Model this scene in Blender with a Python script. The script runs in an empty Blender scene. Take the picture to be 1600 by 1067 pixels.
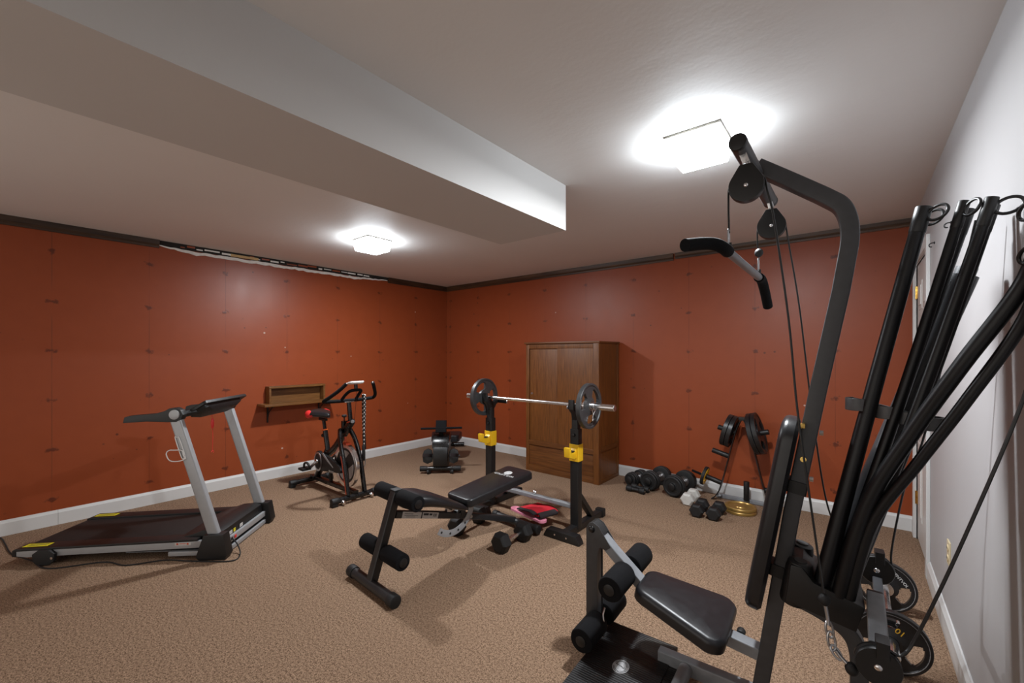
import bpy, bmesh, math, random
from mathutils import Vector as V, Matrix
random.seed(7)
PI = math.pi
SC = bpy.context.scene
COL = SC.collection

# ------------------------------------------------------------------ camera
CAM = (5.027, -4.527, 1.382)
cd = bpy.data.cameras.new('camera'); co = bpy.data.objects.new('camera', cd); COL.objects.link(co)
co.location = CAM; co.rotation_euler = (PI/2, 0, math.radians(39.2))
cd.sensor_width = 36; cd.lens = 36*659.4/1600; cd.shift_y = 19.6/1600; cd.clip_start = 0.02
SC.camera = co
# ------------------------------------------------------------------ world, exposure
wd = bpy.data.worlds.new('world'); SC.world = wd; wd.use_nodes = True
wd.node_tree.nodes['Background'].inputs[0].default_value = (1, .93, .86, 1)
wd.node_tree.nodes['Background'].inputs[1].default_value = 1.0
SC.view_settings.view_transform = 'Standard'; SC.view_settings.look = 'None'
SC.view_settings.exposure = 0.2; SC.view_settings.gamma = 1.0
SC.view_settings.use_curve_mapping = False
LAMP = 39.0
BULB = 41.0       # watts of the bulb light under each shade       # emission of the glass lamp shades

# ------------------------------------------------------------------ materials
class N:
    def __init__(s, name):
        s.m = bpy.data.materials.new(name); s.m.use_nodes = True
        s.t = s.m.node_tree; s.b = s.t.nodes['Principled BSDF']
    def new(s, k, **kw):
        n = s.t.nodes.new(k)
        for a, b in kw.items(): setattr(n, a, b)
        return n
    def put(s, sock, val):
        if isinstance(val, bpy.types.NodeSocket): s.t.links.new(val, sock)
        else: sock.default_value = val
    def math(s, op, a, b=0.0, c=0.0):
        n = s.new('ShaderNodeMath', operation=op)
        s.put(n.inputs[0], a); s.put(n.inputs[1], b); s.put(n.inputs[2], c)
        return n.outputs[0]
    def mix(s, f, a, b):
        n = s.new('ShaderNodeMix', data_type='RGBA')
        s.put(n.inputs[0], f)
        for i, v in ((6, a), (7, b)):
            s.put(n.inputs[i], v if isinstance(v, bpy.types.NodeSocket) else tuple(v)+(1,))
        return n.outputs[2]
    def obj(s): return s.new('ShaderNodeTexCoord').outputs['Object']
    def pos(s):
        g = s.new('ShaderNodeNewGeometry'); x = s.new('ShaderNodeSeparateXYZ')
        s.t.links.new(g.outputs['Position'], x.inputs[0]); return g.outputs['Position'], x.outputs
    def noise(s, vec, scale, detail=3, rough=.5, stretch=None):
        if stretch:
            mp = s.new('ShaderNodeMapping'); mp.inputs['Scale'].default_value = stretch
            s.put(mp.inputs[0], vec); vec = mp.outputs[0]
        n = s.new('ShaderNodeTexNoise'); s.put(n.inputs['Vector'], vec)
        n.inputs['Scale'].default_value = scale; n.inputs['Detail'].default_value = detail
        n.inputs['Roughness'].default_value = rough
        return n.outputs['Fac']
    def voro(s, vec, scale):
        n = s.new('ShaderNodeTexVoronoi'); s.put(n.inputs['Vector'], vec); n.inputs['Scale'].default_value = scale
        return n.outputs['Distance'], n.outputs['Color']
    def ramp(s, f, lo, hi):
        n = s.new('ShaderNodeMapRange'); s.put(n.inputs[0], f)
        n.inputs[1].default_value = lo; n.inputs[2].default_value = hi
        return n.outputs[0]
    def bump(s, h, strength=.2, dist=.002):
        n = s.new('ShaderNodeBump'); n.inputs['Strength'].default_value = strength
        n.inputs['Distance'].default_value = dist; s.put(n.inputs['Height'], h)
        s.t.links.new(n.outputs[0], s.b.inputs['Normal'])
    def set(s, col=None, rough=None, metal=None, spec=None):
        if col is not None: s.put(s.b.inputs['Base Color'], col if isinstance(col, bpy.types.NodeSocket) else tuple(col)+(1,))
        if rough is not None: s.put(s.b.inputs['Roughness'], rough)
        if metal is not None: s.b.inputs['Metallic'].default_value = metal
        if spec is not None: s.b.inputs['Specular IOR Level'].default_value = spec
        return s

def simple(name, col, rough=.5, metal=0., var=.25, scale=30, bump=0., bscale=400, bdist=.0006, spec=.5):
    n = N(name); o = n.obj()
    f = n.noise(o, scale, 4)
    lo = tuple(c*(1-var) for c in col); hi = tuple(min(1, c*(1+var)) for c in col)
    n.set(n.mix(f, lo, hi), n.math('ADD', n.math('MULTIPLY', f, .14), rough-.07), metal, spec)
    if bump: n.bump(n.noise(o, bscale, 2), bump, bdist)
    return n.m

M = {}
M['black_metal'] = simple('black_powder_coat', (.0075, .0075, .008), .42, bump=.15, bscale=700)
M['gloss_black'] = simple('gloss_black_paint', (.006, .006, .0065), .28)
M['dark_grey'] = simple('dark_grey_enamel', (.047, .048, .052), .42, bump=.15, bscale=900)
M['bench_grey'] = simple('charcoal_enamel', (.019, .0195, .021), .42, bump=.15, bscale=900)
M['grey_metal'] = simple('grey_enamel', (.22, .23, .245), .38)
M['silver'] = simple('silver_paint', (.36, .37, .385), .36, .25, var=.08)
M['chrome'] = simple('chrome', (.78, .78, .79), .22, 1., var=.05)
M['steel'] = simple('brushed_steel', (.5, .5, .51), .32, 1., var=.1)
M['iron'] = simple('hammertone_cast_iron', (.075, .077, .08), .36, .55, bump=.25, bscale=260)
M['black_iron'] = simple('black_cast_iron', (.014, .014, .015), .36, .2, bump=.2, bscale=300)
M['vinyl'] = simple('black_vinyl', (.0105, .0105, .0125), .36, bump=.25, bscale=650, bdist=.0004)
M['foam'] = simple('black_foam', (.005, .005, .006), .92, bump=.6, bscale=500, bdist=.001, spec=.2)
M['rubber'] = simple('black_rubber', (.005, .005, .0054), .62, bump=.2, bscale=500)
M['plastic'] = simple('black_plastic', (.006, .006, .0064), .46, bump=.12, bscale=800)
M['rod'] = simple('black_rod_sheath', (.006, .006, .007), .38, spec=.35)
M['grey_plastic'] = simple('grey_plastic', (.085, .087, .092), .5)
M['belt'] = simple('running_belt', (.0085, .0075, .007), .62, bump=.4, bscale=900)
M['yellow'] = simple('yellow_plastic', (.78, .46, .012), .42, var=.08)
M['sticker_yellow'] = simple('yellow_sticker', (.72, .62, .02), .5, var=.1)
M['red'] = simple('red_cloth', (.48, .006, .018), .9, bump=.4, bscale=900)
M['bright_red'] = simple('red_plastic', (.72, .03, .03), .45, var=.08)
M['orange'] = simple('orange_plastic', (.75, .13, .02), .45, var=.08)
M['stripe_red'] = simple('orange_red_stripe', (.52, .06, .02), .4, var=.1)
M['pink'] = simple('pink_foam', (.80, .27, .38), .8, var=.06)
M['black_cloth'] = simple('black_cloth', (.02, .014, .016), .95, bump=.4, bscale=900)
M['gold'] = simple('gold_paint', (.36, .225, .065), .34, .55, var=.12)
M['light_vinyl'] = simple('light_grey_vinyl', (.52, .51, .48), .55, var=.1)
M['white_plastic'] = simple('white_plastic', (.75, .75, .74), .4, var=.04)
M['ivory'] = simple('ivory_plastic', (.62, .52, .33), .4, var=.05)
M['white_trim'] = simple('white_trim_paint', (.62, .62, .615), .38, var=.05, scale=6)
M['door_white'] = simple('white_door_paint', (.66, .65, .63), .4, var=.05, scale=6)
M['brass'] = simple('brass', (.72, .48, .14), .25, 1., var=.1)
M['paper'] = simple('paper_label', (.52, .50, .48), .7, var=.12, scale=60)
M['ink'] = simple('black_ink', (.03, .03, .03), .7)
M['grey_logo'] = simple('grey_print', (.42, .42, .43), .5, var=.1)
M['white_print'] = simple('white_print', (.62, .62, .62), .5, var=.05)
M['amber_print'] = simple('amber_print', (.72, .40, .02), .5, var=.08)
M['plaster'] = simple('torn_plaster', (.72, .70, .66), .9, var=.2, bump=.5, bscale=90, bdist=.004)
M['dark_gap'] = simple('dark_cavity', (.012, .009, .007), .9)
M['raw_wood'] = simple('raw_pine', (.50, .33, .15), .8, var=.2)
M['shade_metal'] = simple('lamp_frame_metal', (.22, .20, .17), .5)
M['clear_cable'] = simple('black_cable_sheath', (.010, .010, .010), .35)
M['screen'] = simple('grey_screen', (.10, .11, .11), .25)

def wood(name, a, b, rough, axis, scale=5):
    n = N(name); o = n.obj()
    st = [14, 14, 14]; st[axis] = .9
    f = n.noise(o, scale, 6, .6, st); g = n.noise(o, 2.2, 3)
    c = n.mix(n.ramp(f, .3, .72), a, b)
    c = n.mix(n.math('MULTIPLY', g, .5), c, tuple(x*.45 for x in a))
    n.set(c, n.math('ADD', n.math('MULTIPLY', f, .2), rough-.1))
    n.bump(f, .15, .001)
    return n.m
M['oak'] = wood('dark_oak_veneer', (.095, .029, .006), (.235, .083, .016), .42, 2)
M['oak_h'] = wood('dark_oak_rail', (.085, .026, .006), (.20, .072, .015), .42, 0)
M['pine'] = wood('stained_pine', (.12, .046, .011), (.26, .112, .027), .42, 1)
M['crown'] = wood('dark_crown_wood', (.014, .006, .003), (.085, .040, .017), .45, 1, 3)
M['crown_x'] = wood('dark_crown_wood_back', (.018, .008, .004), (.13, .060, .024), .45, 0, 3)

def red_wall(name, ax, start, step):
    n = N(name); P, x = n.pos()
    c = x[ax]; z = x[2]
    s = n.math('DIVIDE', n.math('SUBTRACT', c, start), step)
    fs = n.math('SUBTRACT', n.math('FRACT', n.math('ADD', s, 50.5)), .5)
    dx = n.math('MULTIPLY', fs, step)                                # metres from the nearest seam
    t = n.math('DIVIDE', n.math('SUBTRACT', z, 2.21), .4)
    ft = n.math('SUBTRACT', n.math('FRACT', n.math('ADD', t, 50.5)), .5)
    dz = n.math('MULTIPLY', ft, .4)
    wob = n.noise(P, 32, 4)
    big = n.noise(P, 1.3, 3)
    # seams: hairline joints, broken along their height
    br = n.ramp(n.noise(P, 2.2, 2), .42, .55)
    seam = n.math('MULTIPLY', n.math('LESS_THAN', n.math('ABSOLUTE', dx), .0022), br)
    # nail patches on the seams
    d = n.math('SQRT', n.math('ADD', n.math('POWER', n.math('MULTIPLY', dx, .62), 2.), n.math('POWER', dz, 2.)))
    d = n.math('ADD', d, n.math('MULTIPLY', n.math('SUBTRACT', wob, .5), .075))
    patch = n.math('SUBTRACT', 1., n.ramp(d, .008, .021))
    # pits and chips
    vd, vc = n.voro(P, 13); sep = n.new('ShaderNodeSeparateColor'); n.t.links.new(vc, sep.inputs[0])
    keep = n.math('MULTIPLY', n.math('GREATER_THAN', sep.outputs[0], .72), n.ramp(big, .46, .56))
    pit = n.math('MULTIPLY', n.math('LESS_THAN', vd, n.math('MULTIPLY', sep.outputs[1], .13)), keep)
    v2, c2 = n.voro(P, 3.4); sp2 = n.new('ShaderNodeSeparateColor'); n.t.links.new(c2, sp2.inputs[0])
    chip = n.math('MULTIPLY', n.math('LESS_THAN', v2, .034), n.math('GREATER_THAN', sp2.outputs[0], .66))
    base = n.mix(n.noise(P, 9, 4), (.245, .047, .0125), (.285, .058, .0165))
    col = n.mix(n.math('MULTIPLY', patch, .72), base, (.060, .011, .005))
    col = n.mix(n.math('MULTIPLY', seam, .55), col, (.09, .022, .012))
    col = n.mix(n.math('MULTIPLY', pit, .75), col, (.055, .013, .008))
    col = n.mix(n.math('MULTIPLY', chip, .8), col, (.55, .42, .36))
    n.set(col, n.math('ADD', .36, n.math('MULTIPLY', n.noise(P, 6, 3), .10)), 0, .4)
    h = n.math('ADD', n.math('MULTIPLY', n.noise(P, 120, 2), .25),
               n.math('ADD', n.math('MULTIPLY', n.noise(P, 5, 2), .9),
                      n.math('SUBTRACT', n.math('MULTIPLY', patch, .8), n.math('ADD', seam, pit))))
    n.bump(h, .35, .0022)
    return n.m
M['wall_left'] = red_wall('red_panel_paint_left', 1, -4.235, .605)
M['wall_back'] = red_wall('red_panel_paint_back', 0, 1.289, .600)

def plain_wall():
    n = N('white_wall_paint'); P, x = n.pos()
    f = n.noise(P, 1.6, 4); sc = n.ramp(n.noise(P, 9, 5, .6, (1, 1, .25)), .62, .8)
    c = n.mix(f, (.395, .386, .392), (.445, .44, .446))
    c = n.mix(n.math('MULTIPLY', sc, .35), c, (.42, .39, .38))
    vd, vc = n.voro(P, 5); sp = n.new('ShaderNodeSeparateColor'); n.t.links.new(vc, sp.inputs[0])
    k = n.math('MULTIPLY', n.math('LESS_THAN', vd, .028), n.math('GREATER_THAN', sp.outputs[0], .78))
    c = n.mix(n.math('MULTIPLY', k, .75), c, (.07, .06, .06))
    n.set(c, .5, 0, .4); n.bump(n.noise(P, 150, 2), .12, .001)
    return n.m
M['wall_white'] = plain_wall()

def ceil_mat():
    n = N('ceiling_paint'); P, x = n.pos()
    f = n.noise(P, .9, 4)
    c = n.mix(f, (.71, .69, .67), (.79, .775, .76))
    n.set(c, .62, 0, .4)
    h = n.math('ADD', n.math('MULTIPLY', n.noise(P, 55, 3), .35), n.math('MULTIPLY', n.noise(P, 7, 3, .5, (.35, 1, 1)), 1.6))
    n.bump(h, .35, .004)
    return n.m
M['ceiling'] = ceil_mat()
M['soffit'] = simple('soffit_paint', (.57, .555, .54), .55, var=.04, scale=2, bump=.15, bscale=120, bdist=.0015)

def carpet():
    n = N('brown_loop_carpet'); P, x = n.pos()
    a = n.noise(P, 190, 2, .6); b = n.noise(P, 85, 3, .65); w = n.noise(P, 1.1, 4)
    g = n.math('ADD', n.math('MULTIPLY', a, .6), n.math('MULTIPLY', b, .4))
    c = n.mix(n.ramp(g, .41, .59), (.100, .058, .0335), (.375, .250, .167))
    c = n.mix(n.math('MULTIPLY', n.ramp(w, .45, .75), .25), c, (.20, .125, .08))
    n.set(c, .95, 0, .15)
    n.bump(g, .6, .006)
    return n.m
M['carpet'] = carpet()

def emis():
    n = N('lit_glass_shade')
    n.set((.9, .92, .95), .4)
    n.b.inputs['Emission Color'].default_value = (.85, .935, 1.0, 1)
    n.b.inputs['Emission Strength'].default_value = LAMP
    return n.m
M['lamp'] = emis()
M['lamp_metal'] = M['shade_metal']

def braid():
    n = N('black_white_braid'); o = n.obj()
    x = n.new('ShaderNodeSeparateXYZ'); n.t.links.new(o, x.inputs[0])
    k = n.math('MULTIPLY', n.math('FRACT', n.math('ADD', n.math('MULTIPLY', x.outputs[2], 26), n.math('MULTIPLY', x.outputs[1], 34))), 1)
    k2 = n.math('MULTIPLY', n.math('FRACT', n.math('SUBTRACT', n.math('MULTIPLY', x.outputs[2], 26), n.math('MULTIPLY', x.outputs[1], 34))), 1)
    w = n.math('MULTIPLY', n.math('GREATER_THAN', k, .5), n.math('GREATER_THAN', k2, .5))
    n.set(n.mix(w, (.008, .008, .009), (.62, .58, .55)), .8)
    return n.m
M['braid'] = braid()

def ribbed():
    n = N('ribbed_rubber_mat'); o = n.obj()
    x = n.new('ShaderNodeSeparateXYZ'); n.t.links.new(o, x.inputs[0])
    s = n.math('SINE', n.math('MULTIPLY', x.outputs[1], 520))
    d = n.ramp(n.noise(o, 7, 4), .5, .78)
    n.set(n.mix(n.math('MULTIPLY', d, .55), (.008, .0075, .008), (.075, .063, .05)), .55)
    n.bump(s, .5, .002)
    return n.m
M['ribbed'] = ribbed()

# ------------------------------------------------------------------ mesh helpers
def frame(d, up=None):
    d = V(d).normalized()
    up = V(up) if up is not None else (V((0, 0, 1)) if abs(d.z) < .95 else V((1, 0, 0)))
    a = up.cross(d)
    if a.length < 1e-5: a = V((0, 1, 0)).cross(d)
    a.normalize(); b = d.cross(a).normalized()
    return a, b, d
def smooth(p, n=8, closed=False):
    p = [V(q) for q in p]; out = []
    m = len(p)
    for i in range(m if closed else m-1):
        if closed: a, b, c, d = p[i-1], p[i], p[(i+1) % m], p[(i+2) % m]
        else: a, b, c, d = p[max(i-1, 0)], p[i], p[i+1], p[min(i+2, m-1)]
        for k in range(n):
            t = k/n
            out.append(.5*((2*b)+(c-a)*t+(2*a-5*b+4*c-d)*t*t+(3*b-a-3*c+d)*t**3))
    if not closed: out.append(p[-1])
    return out
def rrect(w, h, r, n=4):
    o = []
    for cx, cy, a0 in ((w/2-r, h/2-r, 0), (-w/2+r, h/2-r, 90), (-w/2+r, -h/2+r, 180), (w/2-r, -h/2+r, 270)):
        for k in range(n+1):
            a = math.radians(a0+90*k/n); o.append((cx+r*math.cos(a), cy+r*math.sin(a)))
    return o
def circ(r, n=20): return [(r*math.cos(2*PI*k/n), r*math.sin(2*PI*k/n)) for k in range(n)]

class MB:
    def __init__(s): s.b = bmesh.new()
    def loft(s, rings, cap=True, closed=False):
        R = [[s.b.verts.new(q) for q in r] for r in rings]
        n = len(R[0])
        for i in range(len(R) if closed else len(R)-1):
            A, B = R[i], R[(i+1) % len(R)]
            for k in range(n):
                try: s.b.faces.new((A[k], A[(k+1) % n], B[(k+1) % n], B[k]))
                except ValueError: pass
        if cap and not closed:
            s.b.faces.new(R[0][::-1]); s.b.faces.new(R[-1])
        return s
    def sweep(s, pts, prof, up=None, cap=True, closed=False, scale=None):
        pts = [V(p) for p in pts]; m = len(pts); rings = []; pa = None
        for i, p in enumerate(pts):
            if closed: d = pts[(i+1) % m]-pts[i-1]
            else: d = pts[min(i+1, m-1)]-pts[max(i-1, 0)]
            if up is not None: a, b, _ = frame(d, up)
            else:
                if pa is None: a, b, _ = frame(d)
                else:
                    d = d.normalized(); a = (pa-d*pa.dot(d)).normalized(); b = d.cross(a)
                pa = a
            k = 1
            if not closed and 0 < i < m-1:      # keep the width in mitred corners
                c = (pts[i]-pts[i-1]).normalized().dot((pts[i+1]-pts[i]).normalized())
                k = 1/max(.6, math.sqrt(max(.01, (1+c)/2)))
            sc = scale[i] if scale else 1
            rings.append([p+a*(x*sc)+b*(y*sc*(k if up is not None else 1)) for x, y in prof])
        return s.loft(rings, cap, closed)
    def tube(s, pts, r, seg=16, **k): return s.sweep(pts, circ(r, seg), **k)
    def bar(s, p0, p1, w, h, r=.004, up=(0, 0, 1)): return s.sweep([p0, p1], rrect(w, h, min(r, w*.45, h*.45)), up=up)
    def cone(s, p0, p1, r0, r1, seg=24):
        a, b, d = frame(V(p1)-V(p0))
        return s.loft([[V(p)+a*x+b*y for x, y in circ(r, seg)] for p, r in ((p0, r0), (p1, r1))])
    def lathe(s, o, d, prof, seg=32, cap=True):
        a, b, d = frame(d); o = V(o)
        return s.loft([[o+d*h+a*x+b*y for x, y in circ(max(r, 1e-4), seg)] for r, h in prof], cap)
    def cyl(s, p0, p1, r, seg=24, bev=.0):
        L = (V(p1)-V(p0)).length
        if bev <= 0: return s.cone(p0, p1, r, r, seg)
        return s.lathe(p0, V(p1)-V(p0), [(r-bev, 0), (r-bev*.3, bev*.3), (r, bev), (r, L-bev), (r-bev*.3, L-bev*.3), (r-bev, L)], seg)
    def box(s, lo, hi, bev=.003):
        lo, hi = V(lo), V(hi); t = bmesh.new()
        bmesh.ops.create_cube(t, size=1)
        for v in t.verts: v.co = V(((lo.x+hi.x)/2+v.co.x*(hi.x-lo.x), (lo.y+hi.y)/2+v.co.y*(hi.y-lo.y), (lo.z+hi.z)/2+v.co.z*(hi.z-lo.z)))
        if bev > 0:
            bv = min(bev, .45*min(abs(hi.x-lo.x), abs(hi.y-lo.y), abs(hi.z-lo.z)))
            bmesh.ops.bevel(t, geom=list(t.edges), offset=bv, segments=2, affect='EDGES', profile=.7)
        return s.add(t)
    def add(s, t, mat=None):
        if mat is not None: bmesh.ops.transform(t, matrix=mat, verts=t.verts)
        me = bpy.data.meshes.new('tmp'); t.to_mesh(me); t.free(); s.b.from_mesh(me); bpy.data.meshes.remove(me)
        return s
    def prism(s, poly, f, h, bev=.0):
        """poly: 2d outline, f(x, y, t) -> 3d with t in 0..1 across the thickness h"""
        t = bmesh.new()
        A = [t.verts.new(f(x, y, 0)) for x, y in poly]; B = [t.verts.new(f(x, y, h)) for x, y in poly]
        n = len(poly)
        t.faces.new(A[::-1]); t.faces.new(B)
        for k in range(n): t.faces.new((A[k], A[(k+1) % n], B[(k+1) % n], B[k]))
        bmesh.ops.recalc_face_normals(t, faces=t.faces)
        if bev > 0:
            e = [e for e in t.edges if e.calc_face_angle(0) > .6]
            bmesh.ops.bevel(t, geom=e, offset=bev, segments=2, affect='EDGES', profile=.7)
        return s.add(t)
    def ball(s, c, r, sc=(1, 1, 1), seg=20):
        t = bmesh.new(); bmesh.ops.create_uvsphere(t, u_segments=seg, v_segments=seg//2, radius=r)
        for v in t.verts: v.co = V(c)+V((v.co.x*sc[0], v.co.y*sc[1], v.co.z*sc[2]))
        return s.add(t)
    def pad(s, p0, p1, w0, w1, th, rad, side, crown=.006, edge=.016, n=6):
        """upholstered cushion from p0 to p1 (centre of its top), widths w0/w1 along side"""
        p0, p1 = V(p0), V(p1); L = (p1-p0).length; d = (p1-p0).normalized()
        sd = (V(side)-d*V(side).dot(d)).normalized(); up = d.cross(sd)
        if up.z < 0 or (abs(up.z) < .3 and up.dot(V(side).cross(d)) > 0 and False): up = -up
        def ring(ins, z):
            o = []
            wa, wb = w0/2-ins, w1/2-ins; r = max(rad-ins, .004)
            for cx, cy, a0, w in ((L-ins-r, 1, 0, wb), (ins+r, 1, 90, wa), (ins+r, -1, 180, wa), (L-ins-r, -1, 270, wb)):
                for k in range(n+1):
                    a = math.radians(a0+90*k/n)
                    o.append(p0+d*(cx+r*math.cos(a))+sd*(cy*(w-r)+r*math.sin(a))+up*z)
            return o
        R = [ring(edge*.6, -th), ring(0, -th+edge*.5), ring(0, -edge)]
        for q in (.25, .5, .75, 1.): R.append(ring(edge*(1-math.cos(q*PI/2)), -edge+edge*math.sin(q*PI/2)))
        R.append(ring(edge+min(w0, w1)*.15, crown*.7)); R.append(ring(edge+min(w0, w1)*.32, crown))
        return s.loft(R)
    def done(s, name, mat, parent=None, sharp=38):
        bmesh.ops.recalc_face_normals(s.b, faces=s.b.faces)
        me = bpy.data.meshes.new(name); s.b.to_mesh(me); s.b.free()
        me.polygons.foreach_set('use_smooth', [True]*len(me.polygons))
        me.set_sharp_from_angle(angle=math.radians(sharp))
        me.materials.append(M[mat] if isinstance(mat, str) else mat)
        o = bpy.data.objects.new(name, me); COL.objects.link(o)
        if parent is not None: o.parent = parent
        return o

def tag(o, label, cat, group=None):
    o['label'] = label; o['category'] = cat
    if group: o['group'] = group
    return o
def thing(name, label, cat, loc=(0, 0, 0), rotz=0., group=None, rot=None):
    o = bpy.data.objects.new(name, None); COL.objects.link(o); o.empty_display_size = .05
    o.location = loc; o.rotation_euler = rot if rot else (0, 0, math.radians(rotz))
    return tag(o, label, cat, group)
def struct(o): o['kind'] = 'structure'; return o
def copy_tree(o, parent=None):
    c = o.copy(); COL.objects.link(c)
    if parent is not None: c.parent = parent
    for ch in list(o.children): copy_tree(ch, c)
    return c
def text(name, s, size, o, x, y, mat, parent, depth=.0006):
    """flat lettering: starts at o, runs along x, letters stand along y"""
    cu = bpy.data.curves.new('t', 'FONT'); cu.body = s; cu.size = size; cu.extrude = depth
    cu.align_x = 'CENTER'; cu.align_y = 'CENTER'; cu.resolution_u = 3
    ob = bpy.data.objects.new('t', cu); me = bpy.data.meshes.new_from_object(ob)
    x = V(x).normalized(); z = x.cross(V(y)).normalized(); y = z.cross(x)
    R = Matrix((x, y, z)).transposed().to_4x4(); R.translation = V(o)
    me.transform(R); me.name = name
    me.materials.clear(); me.materials.append(M[mat])
    bpy.data.objects.remove(ob); bpy.data.curves.remove(cu)
    r = bpy.data.objects.new(name, me); COL.objects.link(r); r.parent = parent
    return r


# ------------------------------------------------------------------ the room
W, H, YF = 5.377, 2.44, -6.4
m = MB(); m.box((-.15, YF-.15, -.1), (W+.15, .15, 0), 0); struct(m.done('floor', 'carpet'))
m = MB(); m.box((-.15, YF-.15, H), (W+.15, .15, H+.1), 0); struct(m.done('ceiling', 'ceiling'))
m = MB(); m.box((-.12, YF, 0), (0, .12, H), 0); struct(m.done('wall_left', 'wall_left'))
m = MB(); m.box((0, 0, 0), (W, .12, H), 0); struct(m.done('wall_back', 'wall_back'))
DY0, DY1, DH = -.84, -.16, 2.04          # doorway in the right wall
m = MB(); m.box((W, YF, 0), (W+.12, DY0, H), 0); m.box((W, DY1, 0), (W+.12, .12, H), 0); m.box((W, DY0, DH), (W+.12, DY1, H), 0)
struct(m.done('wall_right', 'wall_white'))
m = MB(); m.box((-.12, YF-.12, 0), (.4, YF, H), 0); m.box((5.2, YF-.12, 0), (W+.12, YF, H), 0); m.box((.4, YF-.12, 2.34), (5.2, YF, H), 0)
struct(m.done('wall_front', 'wall_white'))          # unseen, behind the camera; wide opening added to let world fill light in
m = MB(); m.box((3.075, YF, 2.158), (3.614, -2.26, H), .0); struct(m.done('ceiling_soffit', 'soffit'))

def base_prof(h=.118, t=.016): return [(0, 0), (t, 0), (t, h-.022), (t*.55, h-.008), (t*.4, h), (0, h)]
m = MB()
m.prism(base_prof(), lambda x, y, t: V((x, YF+t, y)), -4.2015-YF); m.prism(base_prof(), lambda x, y, t: V((x, -4.2+t, y)), 4.2)
struct(m.done('baseboard_left', 'white_trim', sharp=20))
m = MB(); m.prism(base_prof(), lambda x, y, t: V((t, -x, y)), W); struct(m.done('baseboard_back', 'white_trim', sharp=20))
m = MB(); m.prism(base_prof(), lambda x, y, t: V((W-x, YF+t, y)), -YF-.93); m.prism(base_prof(), lambda x, y, t: V((W-x, -.09+t, y)), .09)
struct(m.done('baseboard_right', 'white_trim', sharp=20))

def crown_prof(h=.072, t=.03): return [(0, 0), (t*.4, 0), (t*.45, h*.22), (t*.75, h*.45), (t*.95, h*.8), (t, h), (0, h)]
def crown(name, p0, p1, into, mat):
    p0, p1 = V(p0), V(p1); d = (p1-p0)
    L = d.length; d.normalize(); into = V(into)
    m = MB(); m.prism(crown_prof(), lambda x, y, t: p0+d*t+into*x+V((0, 0, y)), L)
    return struct(m.done(name, mat, sharp=15))
cz = H-.073
crown('trim_1', (0, YF, cz), (0, -3.56, cz), (1, 0, 0), 'crown')
crown('trim_2', (0, -1.085, cz), (0, 0, cz), (1, 0, 0), 'crown')
crown('trim_3', (0, 0, cz), (3.535, 0, cz), (0, -1, 0), 'crown_x')
crown('trim_4', (3.555, 0, cz+.012), (W, 0, cz+.012), (0, -1, 0), 'crown_x')
# the stretch of left wall where the crown came away: dark cavity, torn plaster edge, scraps of lath
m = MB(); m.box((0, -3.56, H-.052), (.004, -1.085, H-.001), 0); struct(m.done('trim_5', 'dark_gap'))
top, bot = [], []
y = -3.56; k = 0
while y < -1.086:
    e = min(1, (y+3.56)/.25, (-1.085-y)/.5)
    a = H-.040-.016*e+random.uniform(-.006, .005); b = a-.008-.026*e*random.uniform(.6, 1.05)
    top.append((y, a)); bot.append((y, b)); y += random.uniform(.025, .06)
m = MB(); m.prism(top+bot[::-1], lambda x, y, t: V((t, x, y)), .009); struct(m.done('trim_6', 'plaster'))
m1, m2, m3 = MB(), MB(), MB()
y = -3.40
while y < -1.35:
    L = random.uniform(.03, .13); z = H-.036+random.uniform(-.006, .012)
    q = random.choice((m1, m1, m2, m2))
    q.box((.002, y, z), (.008, y+L, z+random.uniform(.008, .02)), .002); y += L+random.uniform(.0, .03)
m3.box((.003, -2.98, H-.046), (.012, -2.72, H-.020), .002)
struct(m1.done('trim_7', 'plaster')); struct(m2.done('trim_8', 'wall_left')); struct(m3.done('trim_9', 'raw_wood'))

# door in the right wall
m = MB(); t0 = W+.006
m.box((t0, DY0, .012), (t0+.035, DY1, DH), .002)
d1 = struct(m.done('door_1', 'door_white'))
m = MB()
for y0, y1 in ((DY0+.10, (DY0+DY1)/2-.045), ((DY0+DY1)/2+.045, DY1-.10)):
    for z0, z1 in ((.2, .78), (.92, 1.58), (1.70, 1.90)):
        m.box((t0-.004, y0, z0), (t0+.006, y1, z1), .004); m.box((t0-.009, y0+.03, z0+.03), (t0+.004, y1-.03, z1-.03), .006)
m.done('door_panel', 'door_white', d1)
m = MB(); ky = DY0+.065
m.lathe((t0, ky, .99), (-1, 0, 0), [(.028, 0), (.028, .004), (.011, .007), (.010, .03), (.022, .037), (.027, .05), (.022, .062), (.008, .067)])
m.done('door_knob', 'brass', d1)
m = MB(); m.cyl((t0, ky, 1.13), (t0-.012, ky, 1.13), .024, bev=.003); m.done('deadbolt', 'brass', d1)
for z in (.31, 1.09, 1.84):
    m = MB(); m.box((t0-.005, DY1-.035, z-.045), (t0+.001, DY1+.004, z+.045), .001); m.cyl((t0-.008, DY1-.003, z-.048), (t0-.008, DY1-.003, z+.048), .006)
    m.done('hinge', 'brass', d1)
m = MB()      # jamb and casing
m.box((W-.001, DY0-.012, 0), (W+.1, DY0, DH+.012), 0); m.box((W-.001, DY1, 0), (W+.1, DY1+.012, DH+.012), 0); m.box((W-.001, DY0, DH), (W+.1, DY1, DH+.012), 0)
m.box((W-.018, DY0-.078, 0), (W, DY0-.008, DH+.078), .004); m.box((W-.018, DY1+.008, 0), (W, DY1+.07, DH+.078), .004)
m.box((W-.018, DY0-.008, DH+.008), (W, DY1+.008, DH+.078), .004)
struct(m.done('trim_10', 'white_trim'))
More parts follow.
